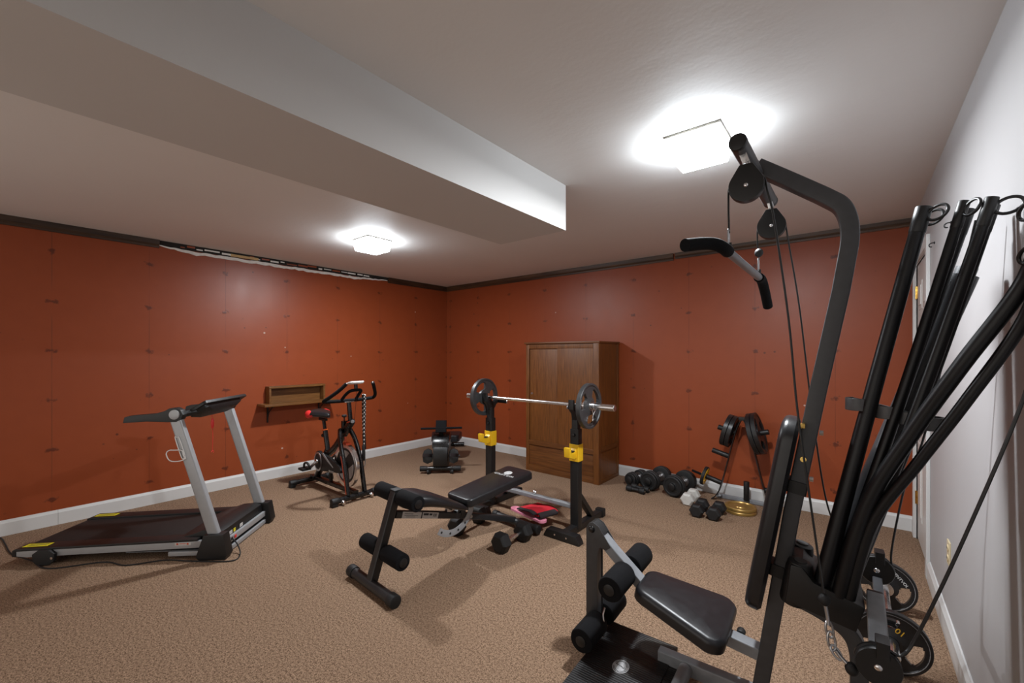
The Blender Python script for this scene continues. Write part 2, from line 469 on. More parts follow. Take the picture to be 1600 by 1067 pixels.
m = MB(); m.box((W+.121, DY0-.1, 0), (W+.13, DY1+.1, DH+.1), 0); struct(m.done('wall_right_closet', 'dark_gap'))

# two small screw hooks
for y, z, lb in ((-1.12, 2.02, 'small dark screw hook in the white wall, nearer the door casing'), (-1.664, 2.005, 'small dark screw hook in the white wall, farther from the door casing')):
    t = thing('wall_hook', lb, 'hook', (W, y, z))
    m = MB(); m.tube(smooth([(.001, 0, 0), (-.014, 0, 0), (-.024, 0, -.008), (-.022, 0, -.02), (-.012, 0, -.022)], 5), .003, 8); m.done('hook', 'black_metal', t)
    m = MB(); m.cyl((0, 0, 0), (-.004, 0, 0), .007, 12); m.done('flange', 'black_metal', t)
# outlet
t = thing('wall_outlet', 'ivory wall outlet low on the white wall near the baseboard', 'outlet', (W, -1.611, .42))
m = MB(); m.box((-.006, -.036, -.058), (0, .036, .058), .002); m.done('cover_plate', 'ivory', t)
for z in (-.024, .024):
    m = MB(); m.cyl((-.0055, 0, z), (-.009, 0, z), .016); so = m.done('socket', 'ivory', t)
    m = MB(); m.box((-.0098, -.008, z-.004), (-.0088, -.0055, z+.006), 0); m.box((-.0098, .0055, z-.004), (-.0088, .008, z+.006), 0); m.done('slot', 'ink', so)

# ceiling lamps
def ceiling_lamp(x, y, label, s=.128):
    t = thing('ceiling_light', label, 'light', (x, y, H), group=None)
    m = MB(); m.box((-s, -s, -.012), (s, s, 0), .003); m.done('base_plate', 'lamp_metal', t)
    m = MB()
    a, b = s*.97, s*.86
    m.loft([[V((q*sx, q*sy, z)) for sx, sy in ((-1, -1), (1, -1), (1, 1), (-1, 1))] for q, z in ((a, -.012), (a, -.02), (b, -.098), (b*.96, -.104))])
    m.done('glass_shade', 'lamp', t, 30)
    ld = bpy.data.lights.new('bulb', 'AREA'); ld.shape = 'SQUARE'; ld.size = .09; ld.energy = BULB; ld.color = (.95, .975, 1.)
    lo = bpy.data.objects.new('bulb', ld); COL.objects.link(lo); lo.parent = t; lo.location = (0, 0, -.108)
    return t
ceiling_lamp(4.425, -2.335, 'lit square glass ceiling light nearest the pulley arm of the home gym')
ceiling_lamp(1.545, -2.31, 'lit square glass ceiling light near the torn crown strip of the left wall')

# ------------------------------------------------------------------ generic pieces
def polar_plate(R, th, bore=.0255, holes=3, h0=.40, h1=.80, rim=.88, ang=62, hub=.30, flip=0, nseg=96):
    """Grip plate, axis z, centred on the origin; slots cut right through"""
    rs = [bore, bore*1.35, R*hub, R*h0, R*(h0+.04), R*(h1-.04), R*h1, R*rim, R*(rim+.03), R*.985, R]
    tk = [.80, 1.0, .92, .62, .60, .60, .62, .66, 1.0, 1.0, .86]
    b = bmesh.new(); G = {}
    def vert(i, k, s):
        key = (i, k % nseg, s)
        if key not in G:
            a = 2*PI*k/nseg; G[key] = b.verts.new((rs[i]*math.cos(a), rs[i]*math.sin(a), s*th/2*tk[i]))
        return G[key]
    def solid(i, k):
        if not holes or i < 3 or i > 5: return True
        a = ((k+.5)/nseg*360+flip) % (360/holes)-180/holes
        lim = ang/2*(.80 if i in (3, 5) else 1)
        return abs(a) > lim
    n = len(rs)
    for i in range(n-1):
        for k in range(nseg):
            if not solid(i, k): continue
            for s in (1, -1):
                q = [vert(i, k, s), vert(i+1, k, s), vert(i+1, k+1, s), vert(i, k+1, s)]
                b.faces.new(q if s > 0 else q[::-1])
            for (ni, nk, e0, e1) in ((i-1, k, (i, k), (i, k+1)), (i+1, k, (i+1, k), (i+1, k+1)), (i, k-1, (i, k), (i+1, k)), (i, k+1, (i, k+1), (i+1, k+1))):
                out = ni < 0 or ni >= n-1 or not solid(ni, nk % nseg)
                if out: b.faces.new((vert(*e0, 1), vert(*e1, 1), vert(*e1, -1), vert(*e0, -1)))
    mm = MB(); mm.add(b); return mm
def rot_to(axis, up=None):
    """euler that turns local z onto axis (local y kept near up)"""
    z = V(axis).normalized(); up = V(up) if up else (V((0, 0, 1)) if abs(z.z) < .9 else V((0, 1, 0)))
    x = up.cross(z).normalized(); y = z.cross(x)
    return Matrix((x, y, z)).transposed().to_euler()
def weight_plate(name, label, c, axis, R, th, mat, up=None, group=None, **k):
    t = thing(name, label, 'weight plate', c, rot=rot_to(axis, up), group=group)
    polar_plate(R, th, **k).done('disc', mat, t, 30)
    m = MB(); m.loft([[V((r*math.cos(2*PI*q/28), r*math.sin(2*PI*q/28), z)) for q in range(28)] for r, z in ((.0262, -th*.5), (.036, -th*.52), (.036, th*.52), (.0262, th*.5))], cap=False)
    m.done('hub_ring', 'steel' if mat == 'iron' else mat, t)
    return t
def hex_dumbbell(label, loc, rotz, R, hl, L, mat='rubber', group=None, handle='chrome'):
    """lies along local x; R corner radius of the head, hl its length, L overall"""
    t = thing('hex_dumbbell', label, 'dumbbell', loc, rotz, group); ap = R*math.cos(PI/6)
    for s in (-1, 1):
        m = MB(); rings = []
        for q, r in ((0, .72), (.09, .90), (.2, 1.), (.8, 1.), (.91, .90), (1., .70)):
            x = s*(L/2-hl*q)
            rings.append([V((x, R*r*math.cos(PI/3*k), ap+R*r*math.sin(PI/3*k))) for k in range(6)])
        m.loft(rings); m.done('head', mat, t, 25)
    m = MB(); h = L/2-hl+.004
    m.lathe((-h, 0, ap), (1, 0, 0), [(.013, 0), (.015, .01), (.013, .02), (.0165, h), (.013, 2*h-.02), (.015, 2*h-.01), (.013, 2*h)])
    m.done('handle', handle, t)
    return t

# ------------------------------------------------------------------ wardrobe
t = thing('wardrobe', 'dark oak wardrobe with two sliding doors against the red back wall', 'cabinet', (1.96, -.512, 0))
cw, cdp, ch = .97, .488, 1.52
m = MB()
m.box((0, .012, 0), (.045, .06, ch-.02), .003); m.box((cw-.065, .0, 0), (cw, .06, ch-.02), .003)      # front stiles
m.box((.045, .012, ch-.075), (cw-.065, .05, ch-.02), .002)
m.box((0, .06, .0), (.018, cdp, ch-.02), 0); m.box((cw-.018, .06, .0), (cw-.006, cdp, ch-.02), 0); m.box((.018, cdp-.012, .02), (cw-.018, cdp, ch-.02), 0)
m.box((cw-.02, cdp-.04, 0), (cw, cdp, ch-.02), .003)
m.done('carcass', 'oak', t)
m = MB(); m.box((-.012, -.010, ch-.02), (cw+.012, cdp, ch), .004); m.done('top_board', 'oak_h', t)
m = MB(); m.box((.045, .030, .365), (.455, .045, ch-.075), .001); d = m.done('sliding_door', 'oak', t)
m = MB(); m.cyl((.075, .0305, .915), (.075, .0275, .915), .014); m.done('finger_pull', 'steel', d)
m = MB(); m.box((.44, .016, .365), (cw-.065, .029, ch-.075), .001); m.done('sliding_door', 'oak', t)
m = MB(); m.box((.045, .006, .312), (cw-.065, .05, .365), .003); m.box((cw-.012, .06, .335), (cw+.004, cdp-.04, .385), .003); m.done('rail', 'oak_h', t)
m = MB(); m.box((.045, .02, .065), (cw-.065, .04, .312), .001); m.done('lower_panel', 'oak_h', t)
m = MB(); m.box((.045, .010, 0), (cw-.065, .05, .065), .003); m.box((cw-.012, .06, 0), (cw+.002, cdp-.04, .035), .002); m.done('plinth', 'oak_h', t)

# ------------------------------------------------------------------ wall shelf
t = thing('wall_shelf', 'small stained pine wall shelf with an open cubby behind the exercise bike', 'shelf', (0, -2.33, .83))
m = MB(); m.box((0, -.40, -.012), (.205, .405, .012), .006); m.done('shelf_board', 'pine', t)
m = MB()
m.box((0, -.315, .012), (.10, -.295, .175), .002); m.box((0, .285, .012), (.10, .305, .175), .002); m.box((0, -.318, .175), (.104, .308, .197), .003)
m.box((0, -.295, .012), (.006, .285, .175), 0)
m.done('cubby', 'pine', t)
for y in (-.30, .27):
    m = MB(); m.bar((.012, y, -.012), (.012, y, -.2), .022, .012, .002); m.bar((.01, y, -.018), (.17, y, -.018), .022, .010, .002)
    m.sweep(smooth([(.014, y, -.17), (.05, y, -.09), (.14, y, -.024)], 6), rrect(.012, .008, .002), up=(0, 1, 0))
    m.done('bracket', 'black_metal', t)

# ------------------------------------------------------------------ treadmill
t = thing('treadmill', 'folding treadmill with silver uprights standing on carpet beside the red left wall', 'treadmill', (.778, -4.438, 0), 44)
TW = .62
for v0, s in ((0, 1), (TW, -1)):
    m = MB(); f = lambda x, y, q, v0=v0, s=s: V((x, v0+s*q, y))
    m.prism([(.0, .060), (.06, .052), (1.26, .078), (1.26, .122), (0, .094)], f, .03, .003)
    m.done('side_frame', 'silver', t)
    m = MB(); f = lambda x, y, q, v0=v0, s=s: V((x, v0-s*.004+s*q, y))
    m.prism([(-.022, .058), (-.022, .098), (-.005, .108), (1.12, .136), (1.12, .122), (0, .092), (0, .058)], f, .098, .004)
    o = m.done('foot_rail', 'plastic', t)
    m = MB(); f = lambda x, y, q, v0=v0, s=s: V((x, v0+s*(.022+q), .1094+.0249*(x+.005)))
    m.loft([[f(.012, 0, 0), f(.165, 0, 0), f(.165, 0, .05), f(.012, 0, .05)], [p+V((0, 0, .0008)) for p in (f(.012, 0, 0), f(.165, 0, 0), f(.165, 0, .05), f(.012, 0, .05))]])
    st = m.done('warning_sticker', 'sticker_yellow', o)
    m = MB()
    for q in (.012, .026, .038):
        A = [f(.03, 0, q), f(.15, 0, q), f(.15, 0, q+.005), f(.03, 0, q+.005)]
        m.loft([[p+V((0, 0, .0007)) for p in A], [p+V((0, 0, .0012)) for p in A]])
    m.done('sticker_lines', 'ink', st)
    # upright, its base cap, pivot disc
    vu = .012 if v0 == 0 else TW-.012
    m = MB(); m.sweep([(1.224, vu, .15), (.974, vu, .955)], rrect(.042, .072, .012), up=(1, 0, 0)); up_ = m.done('upright', 'silver', t)
    m = MB(); f = lambda x, y, q, v0=v0, s=s: V((x, v0-s*.035+s*q, y))
    m.prism([(1.125, .022), (1.145, .0), (1.31, .0), (1.325, .03), (1.30, .17), (1.175, .17), (1.15, .10)], f, .075, .008); m.done('base_cap', 'plastic', t)
    m = MB(); m.cyl((1.235, v0-s*.034, .02), (1.235, v0+s*.0, .02), .02); m.done('wheel', 'rubber', t)
    vo = vu-s*.034
    m = MB()   # handlebar with rounded pivot
    f = lambda x, y, q, vu=vu: V((x, vu-.024+q, y))
    m.prism([(.655, .922), (.664, .962), (.70, .972), (.855, .984), (.91, .999), (.945, 1.018), (.985, 1.023), (1.018, 1.006), (1.033, .975), (1.02, .942), (.99, .926), (.93, .925), (.80, .931)], f, .048, .008)
    h = m.done('handlebar', 'plastic', t)
    m = MB(); m.cyl((.981, vu-s*.023, .976), (.981, vu-s*.033, .976), .033, 32, .003); m.done('pivot_disc', 'silver', h)
# belt, deck, hood
m = MB(); f = lambda x, y, q: V((x, .093+q, y))
m.prism([(-.018, .066), (-.024, .080), (-.018, .092), (.0, .096), (1.05, .122), (1.05, .112), (.0, .066)], f, TW-.186, .002); m.done('running_belt', 'belt', t)
m = MB(); m.box((.05, .04, .045), (1.2, TW-.04, .07), .004); m.done('deck', 'plastic', t)
m = MB(); f = lambda x, y, q: V((x, .045+q, y))
m.prism([(.96, .08), (.965, .126), (1.06, .150), (1.12, .172), (1.21, .176), (1.252, .162), (1.258, .08)], f, TW-.09, .008); hd = m.done('motor_hood', 'plastic', t)
m = MB(); rr = rrect(.032, .10, .015)
m.loft([[V((1.015+x, .31+y, .1385+.252*x+.0025)) for x, y in rr], [V((1.015+x, .31+y, .1385+.252*x+.006)) for x, y in rr]]); lg = m.done('logo_badge', 'white_plastic', hd)
m = MB(); m.box((1.012, .275, .143), (1.018, .345, .1458), 0); m.done('badge_print', 'grey_plastic', lg)
m = MB(); m.bar((1.268, .035, .083), (1.268, TW-.035, .083), .02, .042, .004); m.done('front_beam', 'silver', t)
m = MB(); m.bar((1.272, .035, .022), (1.272, TW-.035, .022), .02, .032, .004); m.done('front_beam', 'silver', t)
m = MB(); m.box((1.235, .04, .03), (1.258, TW-.04, .08), .002); m.done('front_shadow_panel', 'plastic', t)
for v in (0, TW-.035):
    m = MB(); m.box((.93, v, .022), (1.2, v+.035, .052), .006); m.done('base_frame', 'silver', t)
m = MB(); m.box((.62, .06, .03), (.98, .085, .05), .003); m.done('lift_strut', 'grey_metal', t)
for k, (v, mt, w) in enumerate(((.10, 'paper', .05), (.165, 'sticker_yellow', .025), (.245, 'paper', .04))):
    m = MB(); m.box((1.2585, v, .108), (1.2600, v+w, .132), 0); m.done('sticker', mt, hd)
m = MB(); m.box((1.279, .10, .074), (1.2815, .122, .094), .001); m.done('power_inlet', 'plastic', t)
m = MB(); m.box((1.279, .14, .074), (1.2825, .162, .094), .001); m.done('power_switch', 'bright_red', t)
m = MB(); m.box((.975, -.0012, .094), (1.075, .001, .114), 0); w_ = m.done('warning_label', 'paper', t)
m = MB()
for x in (.985, 1.05): m.box((x, -.0018, .099), (x+.012, -.001, .110), 0)
m.box((1.003, -.0018, .104), (1.045, -.001, .107), 0); m.done('label_print', 'stripe_red', w_)
for vv, s in ((0, -1), (TW, 1)):
    m = MB(); m.prism([(.115, .078), (.15, .104), (.215, .104), (.25, .078), (.245, .03), (.215, .006), (.15, .006), (.12, .03)], lambda x, y, q: V((x, vv+s*.002+s*q, y)), .022, .005); w2 = m.done('rear_foot', 'rubber', t)
    m = MB(); m.cyl((.235, vv+s*.023, .052), (.235, vv+s*.027, .052), .008); m.done('bolt', 'chrome', w2)
# console
c0, c1 = V((.985, 0, .952)), V((1.135, 0, 1.050)); du = (c1-c0).normalized(); dn = V((-du.z, 0, du.x))
m = MB(); Q = lambda a, v, n: c0+du*a+V((0, v, 0))+dn*n
def slab(a0, a1, v0, v1, n0, n1, r, b=.006):
    mm = MB(); pr = [(x+(a0+a1)/2, y+(v0+v1)/2) for x, y in rrect(a1-a0, v1-v0, r)]
    mm.loft([[Q(x, y, n0) for x, y in pr], [Q(x, y, n1-b) for x, y in pr], [Q((a0+a1)/2+(x-(a0+a1)/2)*.985, (v0+v1)/2+(y-(v0+v1)/2)*.985, n1) for x, y in pr]])
    return mm
cs = slab(.0, .18, .055, TW-.035, -.006, .014, .02).done('console', 'plastic', t)
mm = MB(); pr = rrect(.14, TW-.16, .03)
mm.loft([[Q(.085+x*k, TW/2+y*k, n) for x, y in pr] for k, n in ((1, -.006), (.97, -.025), (.75, -.045))]); mm.done('console_housing', 'plastic', t)
mm = slab(.03, .15, .20, .44, .0135, .0145, .01, .0005); mm.done('display', 'gloss_black', cs)
m = MB(); m.tube([(1.0, .03, .975), (1.06, .12, .985)], .024); m.done('console_arm', 'plastic', t)
m = MB(); m.tube([(1.0, TW-.03, .975), (1.06, TW-.12, .985)], .024); m.done('console_arm', 'plastic', t)
# safety key on its red cord
m = MB(); kx, kv = .945, .455
m.tube(smooth([(kx+.06, kv, .965), (kx, kv, .945), (kx, kv-.004, .885)], 5), .0016, 6); m.tube(smooth([(kx, kv, .80), (kx+.003, kv, .74), (kx, kv, .66), (kx, kv, .63)], 5), .0016, 6)
m.tube(smooth([(kx, kv-.012, .622), (kx, kv, .630), (kx, kv+.014, .622), (kx, kv+.012, .612)], 4), .0026, 6)
ck = m.done('safety_cord', 'bright_red', t)
m = MB(); m.ball((kx, kv, .842), .02, (.55, .55, 2.1)); m.done('safety_key', 'bright_red', ck)
# bottle cage
m = MB()
d = (V((.974, 0, .955))-V((1.224, 0, .15))).normalized(); o0 = V((1.012, -.012, .775))
pt = lambda a, b, v: o0+d*a+V((b, v, b*-.1))
R4 = lambda P: m.tube(P, .0032, 8, closed=True)
R4(smooth([pt(.045, -.014, 0), pt(.05, .0, 0), pt(.045, .012, 0), pt(-.09, .012, 0), pt(-.095, 0, 0), pt(-.09, -.014, 0)], 4, True))
R4(smooth([pt(-.04, .006, -.004), pt(-.04, -.04, -.012), pt(-.04, -.060, -.03), pt(-.06, -.064, -.055), pt(-.105, -.058, -.05), pt(-.115, -.03, -.02), pt(-.10, .004, -.004), pt(-.07, .006, -.004)], 4, True))
m.done('bottle_cage', 'white_plastic', t)
# power cord lying on the carpet (treadmill coordinates)
Rz = Matrix.Rotation(math.radians(-44), 4, 'Z')
def tm(p): return Rz @ (V(p)-V((.778, -4.438, 0)))
cord = [V((1.283, .11, .083)), V((1.33, .085, .05)), V((1.375, .03, .006)), V((1.365, -.06, .005))]
cord += [tm(p) for p in ((1.600, -3.700, .005), (1.448, -3.806, .005), (1.338, -3.985, .005), (1.166, -4.07, .005), (1.008, -4.307, .005), (.762, -4.372, .005), (.52, -4.452, .005), (.25, -4.478, .005), (.06, -4.50, .006), (.03, -4.56, .02), (.025, -4.7, .08))]
m = MB(); m.tube(smooth(cord, 6), .0042, 8); m.done('power_cord', 'rubber', t)

# ------------------------------------------------------------------ exercise bike (local x = world x, away from the left wall)
t = thing('exercise_bike', 'black spin bike with red-tipped saddle in front of the wall shelf', 'exercise bike', (.5, -2.37, 0))
def stab(x, v0, v1, name):
    m = MB(); m.tube([(x, v0+.02, .045), (x, v1-.02, .045)], .026, 20); o = m.done(name, 'gloss_black', t)
    for v, s in ((v0, 1), (v1, -1)):
        m = MB(); m.cyl((x, v, .045), (x, v+s*.07, .045), .031, 20, .006); m.box((x-.03, v, 0), (x+.03, v+s*.05, .03), .006); m.done('end_cap', 'rubber', o)
    return o
stab(.0, -.235, .215, 'rear_stabilizer')
fs = stab(.87, -.245, .235, 'front_stabilizer')
for v in (-.15, .14):
    m = MB(); m.cyl((.905, v-.012, .03), (.905, v+.012, .03), .022, 18, .004); m.bar((.87, v, .05), (.905, v, .03), .03, .012); m.done('wheel', 'chrome', fs)
m = MB()
m.bar((.0, 0, .075), (.87, 0, .075), .05, .04, .008)
m.sweep([(.10, 0, .075), (.335, 0, .40)], rrect(.045, .055, .01), up=(0, 1, 0))
m.sweep(smooth([(.345, 0, .36), (.50, 0, .46), (.62, 0, .575), (.70, 0, .655)], 6), rrect(.05, .06, .012), up=(0, 1, 0))
m.sweep([(.65, 0, .60), (.785, 0, .735)], rrect(.055, .06, .012), up=(0, 1, 0))
m.sweep([(.655, 0, .58), (.655, 0, .73)], rrect(.045, .05, .012), up=(0, 1, 0))
m.sweep([(.40, -.0, .09), (.40, 0, .24)], rrect(.03, .03, .006), up=(0, 1, 0))
m.done('main_frame', 'gloss_black', t)
for v in (-.085, .085):
    m = MB(); m.sweep(smooth([(.66, v*.55, .655), (.72, v*.9, .55), (.80, v, .36), (.875, v, .07)], 6), rrect(.048, .030, .01), up=(0, 1, 0)); fk = m.done('fork_leg', 'gloss_black', t)
    m = MB(); s = -1 if v < 0 else 1
    P = smooth([(.775, v, .42), (.80, v, .36), (.873, v, .08)], 6)
    m.sweep([p+V((-.006, s*.0155, 0)) for p in P], rrect(.016, .002, .0009), up=(0, 1, 0)); m.done('fork_stripe', 'stripe_red', fk)
# saddle
m = MB(); m.tube([(.335, 0, .40), (.277, 0, .60)], .024, 20); m.done('seat_tube', 'gloss_black', t)
m = MB(); m.tube([(.283, 0, .585), (.247, 0, .70)], .017, 18); m.bar((.17, 0, .705), (.30, 0, .705), .03, .025); sp = m.done('seat_post', 'plastic', t)
m = MB(); m.cyl((.280, 0, .592), (.275, 0, .607), .027, 20, .003); m.done('post_collar', 'orange', sp)
m = MB(); m.tube([(.29, 0, .55), (.25, -.0, .54)], .008, 10); m.cyl((.262, 0, .543), (.228, 0, .535), .019, 16, .005); m.done('adjusting_knob', 'rubber', sp)
def saddle_ring(x, w, z, h): return [V((x, w*math.cos(a), z+h*math.sin(a)*(1 if math.sin(a) > 0 else .75))) for a in [2*PI*k/20 for k in range(20)]]
m = MB(); m.loft([saddle_ring(*q) for q in ((.075, .055, .755, .02), (.085, .095, .757, .04), (.12, .118, .758, .048), (.18, .112, .758, .046), (.24, .075, .755, .040), (.30, .04, .752, .035), (.345, .024, .75, .028), (.36, .012, .748, .014))]); sd = m.done('saddle', 'vinyl', t)
for s in (-1, 1):
    m = MB(); m.loft([[V((x, s*(y0+(dy)*math.cos(a)), .754+hh*math.sin(a))) for a in [2*PI*k/16 for k in range(16)]] for x, y0, dy, hh in ((.066, .065, .018, .016), (.074, .078, .036, .036), (.11, .088, .039, .043), (.155, .092, .030, .035), (.20, .09, .008, .01))])
    m.done('saddle_wing', 'bright_red', sd)
# handlebar post, bars, display
m = MB(); m.sweep([(.775, 0, .70), (.737, 0, .93)], rrect(.03, .036, .006), up=(0, 1, 0)); hp = m.done('handlebar_post', 'gloss_black', t)
m = MB(); m.sweep([(.780, 0, .728), (.777, 0, .738)], rrect(.06, .066, .01), up=(0, 1, 0)); m.done('post_collar', 'stripe_red', hp)
m = MB(); m.tube([(.80, 0, .735), (.84, -.02, .745)], .008, 10); m.lathe((.835, -.018, .745), (.9, -.42, .1), [(.02, 0), (.024, .006), (.024, .016), (.018, .02)], 20); kb = m.done('adjusting_knob', 'rubber', t)
m = MB(); m.lathe((.853, -.027, .747), (.9, -.42, .1), [(.017, 0), (.016, .003), (.004, .004)], 20); m.done('knob_cap', 'steel', kb)
m = MB(); m.cyl((.655, 0, .71), (.655, 0, .775), .006, 12); m.lathe((.655, 0, .765), (0, 0, 1), [(.014, 0), (.024, .008), (.024, .02), (.016, .026)], 20); m.done('tension_knob', 'rubber', t)
z = .935; m = MB()
for s in (-1, 1):
    m.tube(smooth([(.735, 0, z), (.735, s*.10, z), (.735, s*.21, z+.004), (.755, s*.255, z+.012), (.82, s*.235, z+.05), (.89, s*.18, z+.115), (.935, s*.135, z+.175)], 6), .0165, 14)
m.tube(smooth([(.73, -.075, z), (.80, -.07, z+.06), (.86, -.055, z+.10), (.875, 0, z+.108), (.86, .055, z+.10), (.80, .07, z+.06), (.73, .075, z)], 6), .0145, 14)
hb = m.done('handlebar', 'foam', t)
for s in (-1, 1):
    m = MB(); m.ball((.936, s*.134, z+.177), .009); m.done('bar_end', 'chrome', hb)
m = MB(); m.box((.715, -.05, z-.018), (.755, .05, z-.008), .003); m.done('bar_clamp', 'chrome', hb)
m = MB(); m.bar((.872, 0, z+.10), (.862, 0, z+.16), .03, .02); ds = m.done('display_bracket', 'plastic', t)
m = MB(); pr = rrect(.085, .14, .02); o0 = V((.865, .0, z+.178)); ax = V((.985, 0, .17)); an = V((-.17, 0, .985))
m.loft([[o0+ax*x*k+V((0, y*k, 0))+an*q for x, y in pr] for q, k in ((-.012, .9), (0, 1), (.010, .96))]); dp = m.done('display', 'white_plastic', ds)
m = MB(); m.loft([[o0+ax*x+V((0, y, 0))+an*q for x, y in rrect(.035, .10, .006)] for q in (.010, .0108)]); m.done('screen', 'gloss_black', dp)
m = MB(); m.tube(smooth([(.85, .02, z+.155), (.82, .03, z+.02), (.80, .028, .80), (.785, .02, .72)], 5), .002, 6); m.done('sensor_wire', 'rubber', ds)
# flywheel, brake, chain guard, cranks
fc = V((.70, 0, .305))
m = MB(); m.lathe(fc-V((0, .017, 0)), (0, 1, 0), [(.172, 0), (.205, 0), (.208, .003), (.208, .031), (.205, .034), (.172, .034), (.165, .030), (.165, .004), (.172, 0)], 64, False); fw = m.done('flywheel', 'chrome', t, 30)
m = MB(); m.cyl(fc-V((0, .012, 0)), fc+V((0, .012, 0)), .168, 48); m.cyl(fc-V((0, .03, 0)), fc+V((0, .03, 0)), .03, 24, .004); m.done('flywheel_web', 'plastic', fw)
for a0 in (100, 220, 340):
    for s in (-1, 1):
        m = MB(); pts = [(.06*math.cos(math.radians(a0)), .06*math.sin(math.radians(a0)))]+[(.145*math.cos(math.radians(a0+d)), .145*math.sin(math.radians(a0+d))) for d in range(-38, 39, 6)]
        m.prism(pts, lambda x, y, q: fc+V((x, s*(.0118+q), y)), .002); m.done('flywheel_decal', 'grey_logo', fw)
m = MB(); m.box((.655, -.03, .505), (.735, .03, .522), .004); m.cyl((.68, 0, .52), (.665, 0, .60), .008); m.done('brake_pad', 'stripe_red', t)
m = MB()
cp = [V((.255+.082*math.cos(math.radians(a)), 0, .285+.105*math.sin(math.radians(a)))) for a in range(60, 301, 12)]
pl = [(p.x, p.z) for p in cp]+[(.69, .235), (.70, .262), (.685, .29), (.48, .355)]
m.prism(pl, lambda x, y, q: V((x, -.062+q, y)), .03, .006); cg = m.done('chain_guard', 'plastic', t)
m = MB(); R1 = [(.255+.077*math.cos(2*PI*k/40), .283+.098*math.sin(2*PI*k/40)) for k in range(40)]; R2 = [(.255+.062*math.cos(2*PI*k/40), .283+.080*math.sin(2*PI*k/40)) for k in range(40)]
m.loft([[V((x, q, y)) for x, y in r] for r, q in ((R1, -.062), (R1, -.066), (R2, -.066), (R2, -.062))], cap=False); m.done('guard_ring', 'steel', cg)
m = MB(); m.prism([(.33, .375), (.36, .385), (.56, .272), (.555, .265), (.44, .315)], lambda x, y, q: V((x, -.0645+q, y)), .003); m.done('guard_trim', 'silver', cg)
text('sport_lettering', 'SPORT', .034, (.53, -.0665, .222), (1, 0, 0), (0, 0, 1), 'white_print', cg)
for s, zz, xx in ((-1, -.075, -.10), (1, .075, .10)):
    m = MB(); c = V((.255, s*.075, .285)); e = c+V((xx, s*.02, zz)); m.bar(c, e, .016, .026, .004); m.cyl(c-V((0, .012, 0)), c+V((0, .012, 0)), .025, 20, .003); cr = m.done('crank', 'chrome', t)
    m = MB(); m.box(e+V((-.05, s*.012-.045+s*.045, -.012)), e+V((.05, s*.012+.045+s*.045, .012)), .006)
    m.tube(smooth([e+V((.05, s*.03, 0)), e+V((.085, s*.05, .035)), e+V((.05, s*.055, .065)), e+V((-.01, s*.055, .05)), e+V((-.02, s*.055, 0))], 5), .011, 10); m.done('pedal', 'rubber', cr)

# braided rope looped over the handlebar
t = thing('braided_rope', 'black and white braided rope hanging from the handlebar of the exercise bike', 'rope', (1.232, -2.205, .95))
m = MB()
m.tube(smooth([(-.02, .012, -.40), (-.022, .006, -.2), (-.024, .004, .0), (-.012, .002, .022), (.012, 0, .022), (.024, -.004, .0), (.022, -.006, -.2), (.02, -.014, -.48)], 6), .0105, 12)
m.done('rope', 'braid', t)
for p, q in (((-.02, .012, -.36), (-.018, .02, -.52)), ((.02, -.014, -.47), (.022, -.02, -.62))):
    m = MB(); m.cyl(p, q, .0155, 16, .004); m.done('handle', 'rubber', t)
m = MB(); m.tube(smooth([(-.018, .022, -.51), (-.018, .024, -.66), (-.010, .0, -.70), (.015, -.022, -.70), (.022, -.022, -.61)], 5), .0035, 8); m.done('loop', 'grey_plastic', t)

# ------------------------------------------------------------------ rowing machine seen end-on
t = thing('rowing_machine', 'compact black rowing machine standing end-on in the far corner of the room', 'rowing machine', (1.31, -1.28, 0), 132.6)
m = MB(); m.tube([(.03, -.215, .055), (.03, .215, .055)], .026, 20); m.box((.0, -.15, 0), (.06, -.11, .04), .004); m.box((.0, .11, 0), (.06, .15, .04), .004); st = m.done('front_stabilizer', 'gloss_black', t)
for s in (-1, 1):
    m = MB(); m.cyl((.03, s*.235, .055), (.03, s*.15, .055), .031, 20, .004); m.done('end_cap', 'rubber', st)
    m = MB(); m.box((.008, s*.15-.03, .0795), (.04, s*.15+.03, .0825), .001); m.done('foot_label', 'steel', st)
    m = MB(); m.cyl((.0, s*.14-.012, .026), (.0, s*.14+.012, .026), .024, 18, .004); m.done('wheel', 'rubber', st)
m = MB()
m.prism([(.0, .08), (-.01, .16), (.0, .26), (.05, .34), (.16, .40), (.32, .39), (.44, .30), (.48, .18), (.42, .09), (.2, .06)], lambda x, y, q: V((x, -.085+q, y)), .17, .02); hs = m.done('flywheel_housing', 'plastic', t)
m = MB(); m.prism([(.02, .285), (.04, .36), (.10, .415), (.2, .445), (.34, .43), (.42, .33), (.3, .30)], lambda x, y, q: V((x, -.10+q, y)), .20, .025); m.done('housing_cover', 'gloss_black', hs)
m = MB(); m.sweep([(.12, 0, .42), (.10, 0, .50)], rrect(.04, .05, .008), up=(0, 1, 0)); m.sweep([(.075, 0, .465), (.13, 0, .595)], rrect(.03, .125, .008), up=(0, 1, 0)); m.done('console', 'foam', t)
m = MB(); m.tube([(.09, -.245, .515), (.09, .235, .508)], .0125, 16); m.done('pull_handle', 'foam', t)
m = MB(); m.bar((.4, 0, .135), (1.45, 0, .12), .06, .05, .008); m.done('seat_rail', 'steel', t)
m = MB(); m.pad((.56, 0, .335), (.88, 0, .335), .36, .40, .09, .06, (0, 1, 0), crown=.0); st = m.done('seat', 'vinyl', t)
m = MB(); m.box((.62, -.05, .155), (.82, .05, .25), .01); m.done('seat_carriage', 'plastic', st)
m = MB(); m.tube([(1.42, -.2, .04), (1.42, .2, .04)], .03, 18); m.bar((1.42, 0, .04), (1.40, 0, .13), .05, .05); m.done('rear_stabilizer', 'gloss_black', t)
